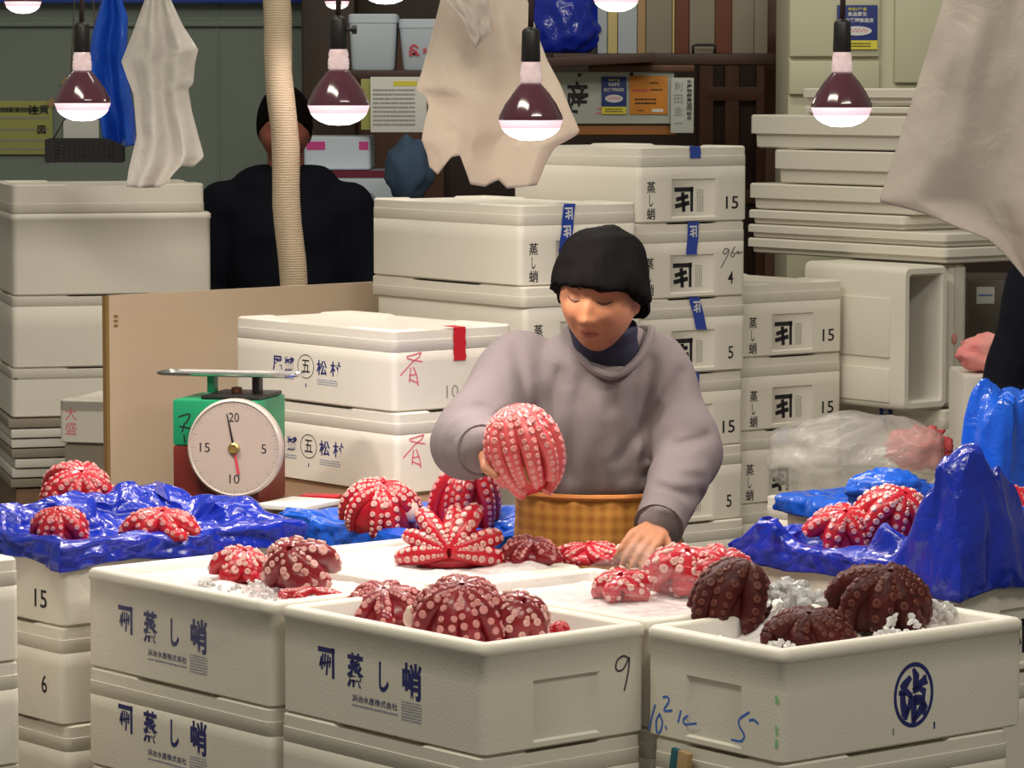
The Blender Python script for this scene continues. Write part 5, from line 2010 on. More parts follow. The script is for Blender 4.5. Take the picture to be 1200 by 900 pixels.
# cream cabinet and poster
YC = 10.3
a, b = P(925, -40, YC), P(1120, 112, YC)
cz0 = P(925, 112, YC).z
ct = thing('cabinet', 'tall cream metal cabinet behind the lid pile', 'cabinet', ((a.x + b.x) / 2, YC, 0))
cw, chh = b.x - a.x, a.z
mb = MB()
mb.box((0, 0.26, chh / 2), (cw, 0.48, chh - 0.002), CREAM, bevel=0.006)
mb.build('body', ct)
xs0 = P(1032, 0, YC).x - (a.x + b.x) / 2
mb = MB()
zc = P(0, 68, YC).z
mb.box(((-cw / 2 + xs0) / 2, 0.008, (zc + chh) / 2), (xs0 + cw / 2 - 0.004, 0.024, chh - zc - 0.01), CREAM, bevel=0.004)
mb.build('door', ct)
mb = MB()
mb.box(((-cw / 2 + xs0) / 2, 0.008, (zc - 0.004 + cz0) / 2), (xs0 + cw / 2 - 0.004, 0.024, zc - cz0 - 0.012), CREAM, bevel=0.004)
mb.build('drawer', ct)
x2 = P(1048, 0, YC).x - (a.x + b.x) / 2
z2 = P(0, 97, YC).z
mb = MB()
mb.box(((x2 + cw / 2) / 2, 0.006, (z2 + chh) / 2), (cw / 2 - x2 - 0.004, 0.02, chh - z2), CREAM, bevel=0.006)
mb.build('door', ct)
o = safety_poster('navy and yellow poster stuck on the cream cabinet behind a bulb', 981, 6, 1028, 58, YC - 0.012)

# white tubs and notice behind the lamp by the post
q0, q1 = P(408, 82, 10.9), P(520, 82, 10.9)
mb = MB()
mb.box(((q0.x + q1.x) / 2, 11.05, q0.z - 0.016), (q1.x - q0.x + 0.05, 0.36, 0.03), SHELFWOOD, bevel=0.003)
tag(mb.build('wall_shelf'), 'dark shelf under the two white tubs', 'shelf')
for lb, x0, x1, y0, tap, red in (('wide white foam tub on the shelf behind the lit bulb', 408, 466, 16, 0.010, False), ('white tub with red lettering beside the cream sheet', 467, 520, 22, 0.014, True)):
    a, b = P(x0, y0, 10.92), P(x1, 80, 10.92)
    w, h = b.x - a.x, a.z - (q0.z - 0.0)
    t = thing('foam_tub', lb, 'box', (a.x, 10.92, q0.z - 0.0005))
    mb = MB()
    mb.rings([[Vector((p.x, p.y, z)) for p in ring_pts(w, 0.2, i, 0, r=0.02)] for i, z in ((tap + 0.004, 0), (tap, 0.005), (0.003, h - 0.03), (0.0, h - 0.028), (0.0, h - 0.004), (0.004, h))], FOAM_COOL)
    mb.build('body', t)
    if red:
        Mx = Matrix(((1, 0, 0, w * 0.34), (0, 0, -1, -0.003 + tap * 0.45), (0, 1, 0, h * 0.38), (0, 0, 0, 1)))
        strokes(t, Mx, [[(0.012, 0.010), (0.0, 0.018), (-0.012, 0.008), (0.0, 0.002), (0.008, -0.006), (-0.014, -0.014)], [(-0.014, -0.002), (0.0, -0.010), (0.016, -0.012)]], 0.006, RED_INK, 'printed_mark')
        put_text(t, Matrix(((1, 0, 0, w * 0.72), (0, 0, -1, -0.003 + tap * 0.45), (0, 1, 0, h * 0.38), (0, 0, 0, 1))), 'REEF', 0.05, 0.015, RED_INK, 0.03)
a_, w, h = board_at('notice', 434, 90, 500, 155, 10.85, 0.004, PAPER, 'white handwritten notice hanging under the tub shelf', 'notice')
fine_print(a_, sign_frame(0.42, 0.55, w, h), w * 0.75, h * 0.7, 9, GREY_INK, 81, 'handwriting')
mb = MB()
mb.box((w * 0.12, -0.001, h * 0.38), (w * 0.42, 0.0015, h * 0.085), PAPER_LEMON)
mb.build('yellow_strip', a_)
board_at('notice', 423, 92, 436, 152, 10.87, 0.004, PAPER_YELLOW, 'narrow yellowed paper edge beside the handwritten notice', 'notice')
# boxes behind the man
for lb, x0, x1, y0, y1, Y, bands_ in (('pale blue foam box with magenta labels behind the man', 356, 434, 160, 199, 10.9, 'mag'), ('pale foam box with a maroon band behind the man', 352, 462, 200, 258, 10.85, 'mar'), ('low pale foam box behind the arm of the man', 384, 458, 283, 316, 10.85, None), ('maroon edged foam box lowest behind the man', 360, 470, 317, 420, 10.85, 'mar')):
    a, b = P(x0, y0, Y), P(x1, y1, Y)
    w, h = b.x - a.x, a.z - b.z
    t = thing('foam_box', lb, 'box', (a.x, Y, b.z + 0.0005))
    mb = MB()
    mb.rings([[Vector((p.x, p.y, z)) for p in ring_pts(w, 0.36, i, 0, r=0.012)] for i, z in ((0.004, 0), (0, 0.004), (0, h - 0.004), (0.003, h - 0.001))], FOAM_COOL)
    mb.build('body', t)
    if bands_ == 'mag':
        for x_ in (0.18, 0.90):
            mb = MB()
            mb.box((w * x_, -0.0006, h * 0.72), (w * (0.28 if x_ < 0.5 else 0.14), 0.0015, h * 0.25), MAGENTA)
            mb.build('label_strip', t)
    if bands_ == 'mar':
        mb = MB()
        mb.box((w * 0.5, -0.001, h * 0.93 if h < 0.2 else h * 0.96), (w * 0.995, 0.003, h * 0.15 if h < 0.2 else 0.03), MAROON)
        mb.build('band', t)
        if h < 0.2:
            put_text(t, Matrix(((1, 0, 0, w * 0.76), (0, 0, -1, -0.002), (0, 1, 0, h * 0.42), (0, 0, 0, 1))), '♺', 0.035, 0.04, FAINT_BLUE, 0.0, 'printed_mark')
bx = P(352, 258, 10.85)
mb = MB()
bz = P(0, 283, 10.85).z
mb.box((P(410, 0, 10.85).x, 11.03, (P(0, 258, 10.85).z + bz) / 2), (0.22, 0.34, P(0, 258, 10.85).z - bz - 0.002), BLACKP, bevel=0.005)
tag(mb.build('crate'), 'black crate between the pale boxes behind the man', 'crate')
zlow = P(0, 420, 10.85).z
mb = MB()
mb.box((P(415, 0, 10.85).x, 11.03, zlow / 2), (0.30, 0.36, zlow - 0.002), DARKWOOD, bevel=0.01)
tag(mb.build('crate'), 'dark wooden crate under the pale boxes behind the man', 'crate')
# dim bluish cloth and dark things beside the boxes
q = P(480, 200, 10.5)
mb = MB()
mb.ball((0, 0, 0), (0.075, 0.08, 0.10), mat('denim_cloth', (0.05, 0.09, 0.16), 0.9), 24, 16, None, lambda d, p: p * (1 + 0.25 * noise.noise(d * 2.2)))
mb.v = [Vector((p.x, p.y, max(p.z, -0.092))) for p in mb.v]
tag(mb.build('cloth_heap', loc=(q.x, q.y, q.z), smooth=180), 'dim bluish cloth heaped behind the cream sheet', 'cloth')
mb = MB()
mb.box((q.x, q.y, (q.z - 0.09) / 2), (0.14, 0.22, q.z - 0.094), DARKWOOD, bevel=0.01)
tag(mb.build('crate'), 'tall dark crate under the bluish cloth heap', 'crate')

# grey metal cabinet, pink cloth at the right edge
YM = 10.0
a, b = P(1136, 328, YM), P(1290, 328, YM)
mt = thing('metal_cabinet', 'grey metal cabinet with a small white label at the frame edge', 'cabinet', (a.x, YM, 0))
mw, mh = b.x - a.x, a.z
zs_ = P(0, 442, YM).z
mb = MB()
mb.box((mw / 2, 0.2, mh / 2 + zs_ / 2), (mw, 0.4, mh - zs_), GREYMETAL, bevel=0.006)
mb.build('body', mt)
mb = MB()
mb.box((mw / 2, 0.2, zs_ / 2), (mw, 0.4, zs_ - 0.004), FOAM_OLD, bevel=0.006)
mb.build('base', mt)
lw = P(1170, 0, YM).x - P(1149, 0, YM).x
mb = MB()
mb.box((P(1159, 0, YM).x - a.x, -0.001, P(0, 346, YM).z), (lw, 0.002, lw * 0.95), PAPER)
lb_ = mb.build('label_plate', mt)
fine_print(lb_, Matrix(((1, 0, 0, P(1159, 0, YM).x - a.x), (0, 0, -1, -0.0025), (0, 1, 0, P(0, 346, YM).z), (0, 0, 0, 1))), lw * 0.8, 0.012, 1, BLUE_INK, 91)
# counter with pink cloth in front of it
ck = P(1128, 440, 8.5)
mb = MB()
mb.box((0.18, 0.15, ck.z / 2), (0.36, 0.30, ck.z - 0.002), FOAM_OLD, bevel=0.01)
tag(mb.build('storage_box', loc=(ck.x + 0.004, ck.y, 0)), 'worn cream storage box under the pink cloth', 'box')
mb = MB()
mb.ball((0.075, 0.10, 0.045), (0.075, 0.06, 0.05), PINKCLOTH, 32, 20, None, lambda d, p: p * (1 + 0.28 * (noise.ridged_multi_fractal(d * 1.8, 1.0, 2.0, 3, 1.0, 2.0) - 1.1)))
mb.v = [Vector((p.x, p.y, max(p.z, 0.001))) for p in mb.v]
tag(mb.build('pink_cloth', loc=(ck.x, ck.y, ck.z), smooth=180), 'crumpled pink cloth lying by the grey metal cabinet', 'cloth')


# ------------------------------------------------------------------ people
def hand(mb, wrist, d, n_, length=0.17, curl=0.7, side=1, material=SKIN, spread=0.10, thumb_out=0.8):
    """palm and five separate fingers; d: towards the fingers, n_: out of the back of the hand"""
    wrist = Vector(wrist)
    d = Vector(d).normalized()
    n_ = Vector(n_)
    n_ = (n_ - d * n_.dot(d)).normalized()
    s = d.cross(n_) * side
    k = length / 0.17
    for q in (-0.024, -0.008, 0.008, 0.024):
        mb.capsule(wrist + s * q * 0.6 * k, wrist + (d * 0.078 + s * q * 1.15) * k, 0.014 * k, 0.0115 * k, material, 10)
    for i, (q, ln) in enumerate(((-0.030, 0.062), (-0.011, 0.074), (0.009, 0.082), (0.028, 0.074))):
        p = wrist + (d * 0.082 + s * q) * k
        ang = 0.15
        dd = (d + s * q * spread * 10 * 0.3).normalized()
        for j, (f_, r_) in enumerate(((0.42, 0.0088), (0.32, 0.0080), (0.26, 0.0072))):
            ang += curl * (0.7 if j == 0 else 1.0) * (0.9 + 0.06 * i)
            v_ = dd * math.cos(ang) - n_ * math.sin(ang)
            p2 = p + v_ * ln * f_ * k * 1.05
            mb.capsule(p, p2, r_ * k, r_ * 0.92 * k, material, 10)
            p = p2
    p = wrist + (d * 0.022 + s * 0.022) * k
    v1 = (d * 0.62 + s * thumb_out - n_ * 0.25).normalized()
    v2 = (d * 0.85 + s * 0.25 - n_ * 0.45).normalized()
    p2 = p + v1 * 0.040 * k
    p3 = p2 + v2 * 0.030 * k
    mb.capsule(p, p2, 0.0125 * k, 0.0105 * k, material, 10)
    mb.capsule(p2, p3, 0.0100 * k, 0.0082 * k, material, 10)


def g2d(x, z, cx, cz, sx, sz):
    return math.exp(-((x - cx) / sx) ** 2 - ((z - cz) / sz) ** 2)


def head_fn(w=0.079, dpt=0.093, h=0.117):
    """head local: +x its left, -y forward, z up, origin at the middle of the head"""
    def fn(d, p):
        x, y, z = d.x * w, d.y * dpt, d.z * h
        t = min(max(-z / h, 0), 1)
        x *= 1 - 0.26 * t ** 1.6
        if y < 0:
            y *= 1 - 0.10 * t ** 2
        else:
            y *= 1.0 - 0.28 * t
            y *= 1.05
        if d.y < 0.15:
            f = min(1, max(0, (0.15 - d.y) / 0.4))
            o_ = 0.0
            o_ += 0.0065 * g2d(x, z, 0, 0.040, 0.05, 0.014)                      # brow
            for sx in (-1, 1):
                o_ -= 0.0110 * g2d(x, z, sx * 0.031, 0.017, 0.018, 0.013)          # eye sockets
                o_ += 0.0060 * g2d(x, z, sx * 0.031, 0.013, 0.012, 0.008)         # lids
                o_ += 0.0055 * g2d(x, z, sx * 0.042, -0.020, 0.022, 0.022)        # cheeks
                o_ += 0.0075 * g2d(x, z, sx * 0.0125, -0.030, 0.0075, 0.0085)       # nostril wings
                o_ -= 0.0030 * g2d(x, z, sx * 0.028, -0.050, 0.008, 0.018)        # folds
            o_ += 0.014 * g2d(x, z, 0, -0.010, 0.0095, 0.026)                     # nose ridge
            o_ += 0.013 * g2d(x, z, 0, -0.027, 0.011, 0.010)                      # nose tip
            o_ += 0.0055 * g2d(x, z, 0, -0.052, 0.021, 0.0055)                    # upper lip
            o_ += 0.0060 * g2d(x, z, 0, -0.064, 0.018, 0.0060)                    # lower lip
            o_ -= 0.0035 * g2d(x, z, 0, -0.058, 0.024, 0.0022)                    # mouth line
            o_ += 0.0080 * g2d(x, z, 0, -0.092, 0.022, 0.016)                     # chin
            y -= o_ * f
        return Vector((x, y, z))
    return fn


def ear(mb, sx, M, material):
    rs = []
    mb.ball(M @ Vector((sx * 0.074, 0.008, -0.006)), (0.010, 0.018, 0.031), material, 14, 10, M.to_3x3().to_4x4() @ Matrix.Rotation(sx * 0.35, 4, 'Z'))


def paint(me, mats, fn):
    me.materials.clear()
    for m in mats:
        me.materials.append(m)
    for p in me.polygons:
        p.material_index = fn(p.center)


def cloth_disp(me, fn):
    for v_ in me.vertices:
        v_.co += v_.normal * fn(v_.co)


# ---- the woman at the stall
YW = 6.98


def W(px, py, dy=0.0):
    return P(px, py, YW + dy)


wp = thing('person', 'woman in grey sweatshirt and orange apron, head bowed, handling octopus', 'person', (W(705, 600).x, YW + 0.05, 0))
ORG = wp.location.copy()


def part(name, me, mats=None):
    """a mesh made in world coordinates, hung under the woman"""
    if mats:
        me.materials.clear()
        for m in mats:
            me.materials.append(m)
    me.transform(Matrix.Translation(-ORG))
    o = link(name, me, wp)
    return o


Rl = R  # radians
HM = Matrix.Translation(W(703, 345, -0.12)) @ Matrix.Rotation(R(-17), 4, 'Z') @ Matrix.Rotation(R(13), 4, 'X') @ Matrix.Rotation(R(5), 4, 'Y')
HMi = HM.inverted()

sh_r, el_r, wr_r = W(595, 428, 0.02), W(543, 520, -0.20), W(566, 528, -0.375)
sh_l, el_l, wr_l = W(778, 430, 0.02), W(808, 530, -0.06), W(771, 619, -0.30)
hip = W(706, 620, 0.09)
foot_z = 0.06

mb = MB()
mb.ball((0, 0, 0), (1, 1, 1), SKIN, 64, 48, HM, lambda d, p: head_fn()(d, p))
for sx in (-1, 1):
    ear(mb, sx, HM, SKIN)
neck0 = HM @ Vector((0, 0.035, -0.055))
mb.capsule(neck0, W(712, 440, 0.03), 0.052, 0.060, SKIN)
# torso, limbs
mb.capsule(W(712, 450, 0.03), W(700, 560, 0.06), 0.105, 0.105, SKIN)
mb.capsule(W(640, 452, 0.03), W(745, 452, 0.03), 0.085, 0.085, SKIN)
mb.capsule(W(680, 560, 0.06), W(735, 560, 0.06), 0.10, 0.10, SKIN)
mb.capsule(hip, hip + Vector((0, 0.01, -0.08)), 0.115, 0.11, SKIN)
for sx in (-1, 1):
    k0 = Vector((hip.x + sx * 0.085, hip.y + 0.01, hip.z - 0.06))
    k1 = Vector((hip.x + sx * 0.095, hip.y - 0.02, 0.44))
    k2 = Vector((hip.x + sx * 0.10, hip.y + 0.02, 0.09))
    mb.capsule(k0, k1, 0.085, 0.055, SKIN)
    mb.capsule(k1, k2, 0.054, 0.036, SKIN)
    mb.capsule(k2 + Vector((0, 0.01, -0.045)), k2 + Vector((sx * 0.02, -0.14, -0.055)), 0.036, 0.030, SKIN)
mb.capsule(sh_r, el_r, 0.050, 0.042, SKIN)
mb.capsule(el_r, wr_r, 0.040, 0.026, SKIN)
mb.capsule(sh_l, el_l, 0.050, 0.042, SKIN)
mb.capsule(el_l, wr_l, 0.040, 0.026, SKIN)
# hand over the hanging octopus, and the hand resting on the octopus in the ice
hand(mb, wr_r, (0.62, -0.62, 0.10), (-0.25, -0.45, 0.9), 0.165, 0.55, 1)
hd = (W(738, 648, -0.44) - wr_l)
hand(mb, wr_l, hd, (0.25, -0.45, 0.8), 0.16, 0.38, -1)
me = remeshed(mb, 0.0042, 3, 0.4)


def skin_face(c):
    q = HMi @ c
    if q.y < -0.05:
        if (q.x / 0.0195) ** 2 + ((q.z + 0.0585) / 0.0085) ** 2 < 1:
            return 1
    return 0


paint(me, [SKIN, LIPS], skin_face)
from mathutils.bvhtree import BVHTree
_tree = BVHTree.FromPolygons([HMi @ v_.co for v_ in me.vertices], [list(p.vertices) for p in me.polygons])


def face_line(name, pts, rad, material):
    out = []
    for x, z in smooth_path(pts, 4):
        h_ = _tree.ray_cast(Vector((x, -0.3, z)), Vector((0, 1, 0)))
        if h_[0] is not None:
            out.append(HM @ (h_[0] + Vector((0, 0.0004, 0))))
    n_ = len(out)
    mb = MB()
    mb.tube(out, [rad * (0.35 + 0.65 * math.sin(PI * (k + 0.5) / n_)) for k in range(n_)], material, 6)
    m_ = mb.build('tmp').data
    bpy.data.objects.remove(bpy.data.objects['tmp'])
    part(name, m_)


for sx in (-1, 1):
    face_line('eyelid_line', [(sx * 0.017, 0.0115), (sx * 0.026, 0.0075), (sx * 0.036, 0.0075), (sx * 0.046, 0.0110)], 0.0024, LASH)
    face_line('eyebrow', [(sx * 0.015, 0.034), (sx * 0.026, 0.0385), (sx * 0.038, 0.038), (sx * 0.050, 0.031)], 0.0026, LASH)
face_line('mouth_line', [(-0.019, -0.0585), (-0.008, -0.0575), (0, -0.0585), (0.008, -0.0575), (0.019, -0.0585)], 0.0013, LASH)
part('body', me)

# hair: short, full, with a heavy fringe
mb = MB()


def hair_fn(d, p):
    rxy = max(math.hypot(d.x, d.y), 1e-6)
    kq = (1 - min(abs(d.z), 1) ** 2.5) ** (1 / 2.5) / rxy
    x, y, z = d.x * kq * 0.096, d.y * kq * 0.114, d.z * 0.120
    n_ = noise.noise(Vector((d.x * 3, d.y * 3, d.z * 3))) * 0.005
    s = 1 + 0.02 * math.sin(math.atan2(d.y, d.x) * 26 + d.z * 4)
    q = Vector((x, y + 0.010, z + 0.014)) * s + d * n_
    # lower edge: fringe at the brow, longer at the sides and nape
    front = max(0.0, -d.y)
    low = lerp(-0.050 if d.y > 0.15 else -0.012, 0.043, min(1, front * 1.3)) - 0.010 * abs(d.x) * front
    fl = math.exp(-((q.z - low) / 0.035) ** 2) * 0.09
    q = Vector((q.x * (1 + fl), q.y * (1 + fl), q.z))
    if q.z < low:
        q = Vector((q.x * 0.90, q.y * 0.90 + 0.002, low - 0.004 + 0.008 * noise.noise(Vector((d.x * 9, d.y * 9, 1)))))
        if front > 0.5:
            q.y += 0.006
    return q


mb.ball((0, 0, 0), (1, 1, 1), HAIRM, 72, 44, HM, hair_fn)
# thicken the fringe edge and side locks
for sx in (-1, 1):
    mb.capsule(HM @ Vector((sx * 0.080, -0.010, 0.03)), HM @ Vector((sx * 0.078, 0.004, -0.012)), 0.015, 0.008, HAIRM)
me = remeshed(mb, 0.005, 3, 0.4)
cloth_disp(me, lambda c: 0.0035 * noise.noise(Vector((HMi @ c)) * 28))
part('hair', me, [HAIRM])

# turtleneck
mb = MB()
rs = []
ca, cb_ = HM @ Vector((0, 0.030, -0.070)), W(714, 446, 0.01)
for k in range(9):
    s = k / 8
    c = ca.lerp(cb_, s) + Vector((0, 0.004, 0))
    rr = lerp(0.066, 0.078, s ** 1.6) + (0.004 if k in (0, 1) else 0)
    rs.append([c + Vector((rr * math.cos(q), rr * 0.92 * math.sin(q), -0.016 * math.sin(q) * 0 + 0.018 * (1 - s) * (math.sin(q)))) for q in [2 * PI * j / 28 for j in range(28)]])
rs = [[c for c in r] for r in rs]
mb.rings(rs, NAVYKNIT, True, True, flip=True)
me = remeshed(mb, 0.006, 2)
part('turtleneck', me, [NAVYKNIT])

# sweatshirt: torso and sleeves as one cloth
mb = MB()


def ell(px, py, dy, rx, ry, n=28):
    c = W(px, py, dy)
    return [c + Vector((rx * math.cos(q), ry * math.sin(q), 0)) for q in [2 * PI * j / n for j in range(n)]]


rs = [ell(701, 592, 0.06, 0.128, 0.105), ell(700, 580, 0.06, 0.150, 0.125), ell(698, 560, 0.055, 0.158, 0.134), ell(696, 525, 0.045, 0.160, 0.138), ell(692, 480, 0.035, 0.166, 0.138),
      ell(690, 445, 0.03, 0.168, 0.128), ell(692, 420, 0.03, 0.152, 0.110), ell(700, 402, 0.035, 0.118, 0.094), ell(710, 388, 0.04, 0.080, 0.076), ell(714, 382, 0.04, 0.06, 0.06)]
mb.rings(rs, SWEAT, True, True)


def sleeve(a, b, c, ra, rb, rc):
    n = 7
    pts, rad = [], []
    for k in range(n + 1):
        s = k / n
        pts.append(a.lerp(b, s))
        rad.append(lerp(ra, rb, s) + 0.004 * math.sin(s * 9))
    for k in range(1, n + 1):
        s = k / n
        pts.append(b.lerp(c, s))
        rad.append(lerp(rb, rc, s ** 1.2) + 0.004 * math.sin(k * 2.6) * (1 - s))
    for i in range(len(pts) - 1):
        mb.capsule(pts[i], pts[i + 1], rad[i], rad[i + 1], SWEAT, 18)


sleeve(W(610, 432, 0.03), el_r + Vector((0.006, 0, 0)), wr_r.lerp(el_r, 0.10), 0.082, 0.074, 0.050)
sleeve(W(762, 434, 0.03), el_l, wr_l.lerp(el_l, 0.08), 0.084, 0.070, 0.048)
me = remeshed(mb, 0.0065, 8, 0.6)

FOLD = [  # soft folds: (start, end, width, depth)
    (W(655, 440, -0.1), W(640, 520, -0.1), 0.014, -0.010), (W(680, 450, -0.1), W(668, 560, -0.1), 0.016, -0.007), (W(745, 430, -0.1), W(735, 560, -0.1), 0.014, -0.009),
    (W(800, 440, -0.1), W(750, 515, -0.1), 0.013, -0.013), (W(765, 425, -0.1), W(752, 500, -0.1), 0.012, -0.011), (W(605, 410, -0.1), W(617, 480, -0.1), 0.012, -0.012),
    (W(560, 470, -0.1), W(600, 485, -0.1), 0.012, -0.009), (W(790, 520, -0.1), W(828, 512, -0.1), 0.011, -0.011), (W(775, 545, -0.15), W(825, 545, -0.1), 0.010, 0.010),
    (W(762, 565, -0.2), W(818, 575, -0.1), 0.009, -0.010), (W(760, 582, -0.2), W(812, 590, -0.1), 0.009, 0.009), (W(530, 515, -0.2), W(555, 480, -0.1), 0.012, -0.010),
    (W(700, 470, -0.1), W(715, 575, -0.1), 0.018, 0.008), (W(720, 455, -0.1), W(716, 480, -0.1), 0.010, -0.008), (W(770, 480, -0.1), W(758, 540, -0.1), 0.010, -0.010), (W(765, 555, -0.2), W(820, 560, -0.1), 0.007, 0.008), (W(630, 450, -0.1), W(650, 560, -0.1), 0.014, 0.008), (W(540, 500, -0.2), W(590, 470, -0.1), 0.010, 0.008), (W(725, 540, -0.1), W(760, 500, -0.1), 0.012, -0.007), (W(655, 400, -0.1), W(662, 450, -0.1), 0.010, -0.007)]


def seg_dist2(c, a, b):
    a2, b2, c2_ = Vector((a.x, a.z)), Vector((b.x, b.z)), Vector((c.x, c.z))
    ab = b2 - a2
    t = min(max((c2_ - a2).dot(ab) / ab.length_squared, 0), 1)
    return (c2_ - (a2 + ab * t)).length_squared


def sweat_disp(c):
    o_ = 0.006 * noise.noise(c * 9) + 0.004 * noise.noise(Vector((c.x * 30, c.y * 8, c.z * 12)))
    for a, b, w_, dp in FOLD:
        o_ += dp * 1.25 * math.exp(-seg_dist2(c, a, b) / w_ ** 2)
    return o_


for v_ in me.vertices:
    v_.co.y -= sweat_disp(v_.co) * min(1.0, max(0.0, -v_.normal.y) * 1.4)
bm = bmesh.new()
bm.from_mesh(me)
for _ in range(4):
    bmesh.ops.smooth_vert(bm, verts=bm.verts, factor=0.5, use_axis_x=True, use_axis_y=True, use_axis_z=True)
bm.to_mesh(me)
bm.free()
part('sweatshirt', me, [SWEAT])
# ribbed neckband
mb = MB()
nb = []
for j in range(49):
    q = 2 * PI * j / 48
    c = W(714, 412, -0.01)
    f = -math.sin(q)          # +1 at the front
    nb.append(c + Vector((0.086 * math.cos(q), 0.098 * math.sin(q) + 0.01, 0.034 - 0.078 * max(f, 0) ** 1.5 + 0.01 * abs(math.cos(q)))))
mb.tube(nb, 0.0085, SWEAT, 8, cap=False)
me = mb.build('tmp').data
bpy.data.objects.remove(bpy.data.objects['tmp'])
part('neckband', me)
# cuffs with navy undersleeve
for wr, el in ((wr_r, el_r), (wr_l, el_l)):
    d_ = (wr - el).normalized()
    c0 = wr - d_ * 0.030
    mb = MB()
    mb.tube([c0 - d_ * 0.020, c0, c0 + d_ * 0.022, c0 + d_ * 0.024, c0 + d_ * 0.010], [0.052, 0.050, 0.051, 0.044, 0.042], SWEAT, 24, cap=False)
    me = mb.build('tmp').data
    bpy.data.objects.remove(bpy.data.objects['tmp'])
    part('cuff', me)
    mb = MB()
    mb.tube([c0 - d_ * 0.03, c0 + d_ * 0.026, c0 + d_ * 0.034], [0.041, 0.038, 0.032], NAVYKNIT, 20)
    me = mb.build('tmp').data
    bpy.data.objects.remove(bpy.data.objects['tmp'])
    part('undersleeve', me)
# apron
mb = MB()
rs = []
for py, rx, ry in ((572, 0.163, 0.142), (578, 0.168, 0.147), (600, 0.168, 0.148), (640, 0.172, 0.152), (700, 0.185, 0.165), (800, 0.20, 0.17), (860, 0.205, 0.172)):
    rs.append(ell(701, py + 0, 0.06, rx, ry, 40))
for r in rs:
    for i, p in enumerate(r):
        r[i] = p + Vector((0, 0, -0.012 * math.cos(2 * PI * i / 40 + PI / 2) * 0)) + (p - Vector((ORG.x, ORG.y, p.z))).normalized() * 0.003 * math.sin(i * 2.3)
mb.rings(rs, APRON, False, False)
me = mb.build('tmp').data
bpy.data.objects.remove(bpy.data.objects['tmp'])
o = part('apron', me)
o['label'] = 'orange plaid apron'
solidify(o, 0.003, 0)
mb = MB()
mb.tube([p + Vector((0, 0, 0)) for p in ell(701, 574, 0.06, 0.169, 0.148, 40)] + [ell(701, 574, 0.06, 0.169, 0.148, 40)[0]], 0.007, mat('apron_hem', (0.42, 0.15, 0.03), 0.8), 8, cap=False)
me = mb.build('tmp').data
bpy.data.objects.remove(bpy.data.objects['tmp'])
part('waistband', me)
# trousers and boots
mb = MB()
mb.capsule(hip + Vector((0, 0, 0.02)), hip + Vector((0, 0.01, -0.08)), 0.128, 0.122, TROUSER)
for sx in (-1, 1):
    mb.capsule(Vector((hip.x + sx * 0.085, hip.y + 0.01, hip.z - 0.06)), Vector((hip.x + sx * 0.095, hip.y - 0.02, 0.44)), 0.095, 0.068, TROUSER)
    mb.capsule(Vector((hip.x + sx * 0.095, hip.y - 0.02, 0.44)), Vector((hip.x + sx * 0.10, hip.y + 0.015, 0.20)), 0.068, 0.062, TROUSER)
me = remeshed(mb, 0.010, 3)
part('trousers', me, [TROUSER])
for sx in (-1, 1):
    mb = MB()
    k2 = Vector((hip.x + sx * 0.10, hip.y + 0.02, 0.09))
    mb.capsule(k2 + Vector((0, 0, 0.20)), k2, 0.056, 0.052, RUBBER)
    mb.capsule(k2 + Vector((0, 0.01, -0.043)), k2 + Vector((sx * 0.02, -0.15, -0.045)), 0.046, 0.042, RUBBER)
    me = remeshed(mb, 0.008, 3)
    part('boot', me, [RUBBER])


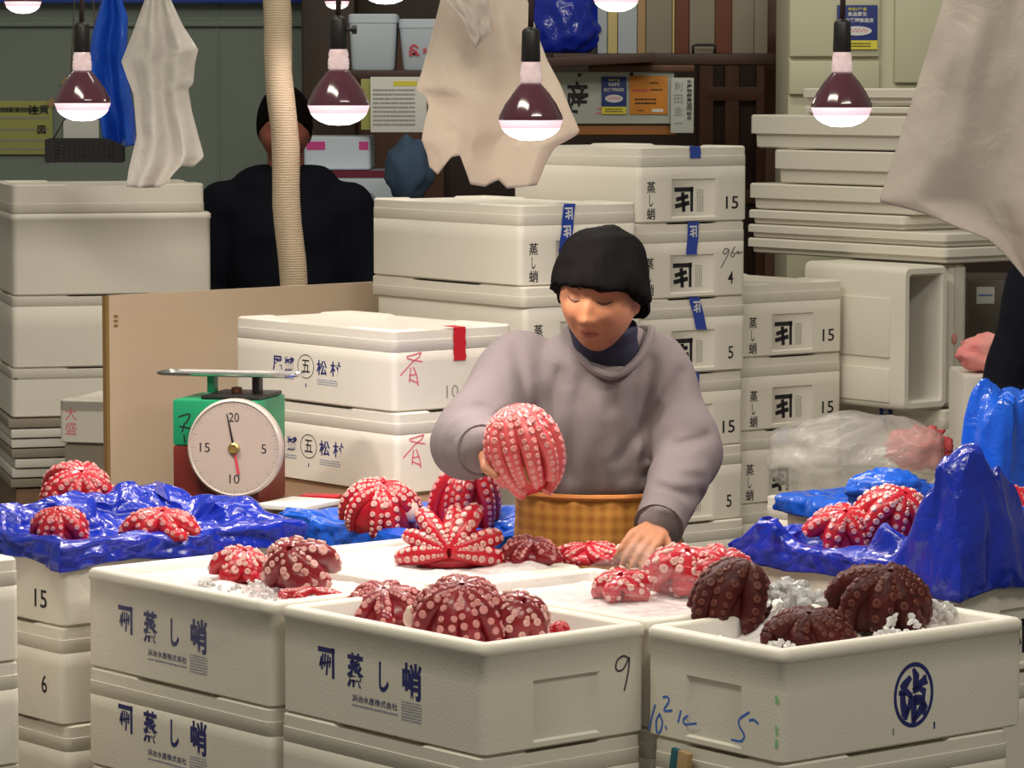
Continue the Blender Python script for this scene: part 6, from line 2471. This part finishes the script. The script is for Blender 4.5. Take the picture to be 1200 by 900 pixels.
# ---- people further back
def bystander(label, px, py_top, Y, height, jacket, lean=0.0, arm_px=None, yaw=0.0):
    base = P(px, py_top, Y)
    t = thing('person', label, 'person', (base.x, Y, 0), yaw)
    h = height
    zc = h - 0.112
    M = Matrix.Translation((0, -0.03, zc)) @ Matrix.Rotation(R(18), 4, 'X')
    Mi = M.inverted()
    mb = MB()
    mb.ball((0, 0, 0), (1, 1, 1), SKIN_DIM, 40, 30, M, lambda d, p: head_fn()(d, p))
    for sx in (-1, 1):
        ear(mb, sx, M, SKIN_DIM)
    mb.capsule((0, 0.01, zc - 0.06), (0, 0.035, h - 0.30), 0.055, 0.058, SKIN_DIM)
    sz = h * 0.815
    mb.capsule((-0.13, 0.02, sz - 0.05), (0.13, 0.02, sz - 0.05), 0.055, 0.055, SKIN_DIM)
    mb.capsule((0, 0.03, sz - 0.08), (0, 0.03, h * 0.55), 0.095, 0.095, SKIN_DIM)
    hands = []
    for sx in (-1, 1):
        s0 = Vector((sx * 0.19, 0.02, sz - 0.03))
        e0 = Vector((sx * 0.27, 0.03, h * 0.62))
        w0 = Vector((sx * 0.20, -0.17, h * 0.56))
        if arm_px:
            e0 = Vector((sx * 0.25, 0.0, h * 0.635))
            w0 = Vector((sx * 0.13, -0.22, h * 0.60))
        mb.capsule(s0, e0, 0.050, 0.042, SKIN_DIM)
        mb.capsule(e0, w0, 0.040, 0.026, SKIN_DIM)
        hand(mb, w0, (-sx * 0.3, -0.9, -0.2), (0, -0.2, 0.9), 0.17, 0.45, sx, SKIN_DIM)
        hands.append((s0, e0, w0))
        k0 = Vector((sx * 0.09, 0.02, h * 0.52))
        k1 = Vector((sx * 0.10, 0.0, h * 0.28))
        k2 = Vector((sx * 0.10, 0.03, 0.09))
        mb.capsule(k0, k1, 0.085, 0.058, SKIN_DIM)
        mb.capsule(k1, k2, 0.055, 0.038, SKIN_DIM)
        mb.capsule(k2 + Vector((0, 0.02, -0.045)), k2 + Vector((0, -0.14, -0.052)), 0.038, 0.032, SKIN_DIM)
    me = remeshed(mb, 0.006, 3)
    me.materials.append(SKIN_DIM)
    link('body', me, t)
    mb = MB()

    def hf(d, p):
        q = Vector((d.x * 0.085, d.y * 0.105 + 0.008, d.z * 0.122 + 0.008))
        front = max(0.0, -d.y)
        low = lerp(-0.05, 0.045, min(1, front * 1.2))
        if q.z < low:
            q = Vector((q.x * 0.88, q.y * 0.88, low - 0.003))
        return q
    mb.ball((0, 0, 0), (1, 1, 1), HAIRM, 48, 32, M, hf)
    me = remeshed(mb, 0.006, 3)
    me.materials.append(HAIRM)
    link('hair', me, t)
    mb = MB()
    n = 24
    rs = []
    for z, rx, ry in ((h * 0.47, 0.17, 0.13), (h * 0.55, 0.185, 0.145), (h * 0.66, 0.19, 0.15), (h * 0.75, 0.20, 0.145), (h * 0.80, 0.19, 0.12), (h * 0.835, 0.12, 0.095), (h * 0.86, 0.078, 0.078)):
        rs.append([Vector((rx * math.cos(2 * PI * j / n), 0.02 + ry * math.sin(2 * PI * j / n), z)) for j in range(n)])
    mb.rings(rs, jacket, True, True)
    mb.capsule((-0.17, 0.02, sz - 0.035), (0.17, 0.02, sz - 0.035), 0.088, 0.088, jacket)
    mb.capsule((-0.08, 0.02, sz + 0.015), (0.08, 0.02, sz + 0.015), 0.088, 0.088, jacket)
    for s0, e0, w0 in hands:
        mb.capsule(s0, e0, 0.080, 0.068, jacket)
        mb.capsule(e0, w0 + (e0 - w0) * 0.12, 0.066, 0.046, jacket)
    me = remeshed(mb, 0.009, 5, 0.6)
    cloth_disp(me, lambda c: 0.008 * noise.noise(c * 10))
    me.materials.append(jacket)
    link('jacket', me, t)
    mb = MB()
    mb.capsule((0, 0.02, h * 0.51), (0, 0.02, h * 0.47), 0.145, 0.14, TROUSER)
    for sx in (-1, 1):
        mb.capsule((sx * 0.09, 0.02, h * 0.49), (sx * 0.10, 0.0, h * 0.28), 0.098, 0.072, TROUSER)
        mb.capsule((sx * 0.10, 0.0, h * 0.28), (sx * 0.10, 0.03, 0.12), 0.070, 0.06, TROUSER)
    me = remeshed(mb, 0.012, 3)
    me.materials.append(TROUSER)
    link('trousers', me, t)
    for sx in (-1, 1):
        mb = MB()
        mb.capsule((sx * 0.10, 0.035, 0.16), (sx * 0.10, 0.04, 0.055), 0.055, 0.050, RUBBER)
        mb.capsule((sx * 0.10, 0.04, 0.05), (sx * 0.10, -0.12, 0.044), 0.048, 0.043, RUBBER)
        me = remeshed(mb, 0.010, 3)
        me.materials.append(RUBBER)
        link('boot', me, t)
    return t


hz_ = P(334, 106, 10.25)
bystander('man in black jacket looking down behind the wrapped post', 334, 106, 10.25, hz_.z, JACKET, arm_px=1)
bystander('person in a dark coat cut off by the frame edge', 1318, 240, 8.05, 1.62, JACKET)
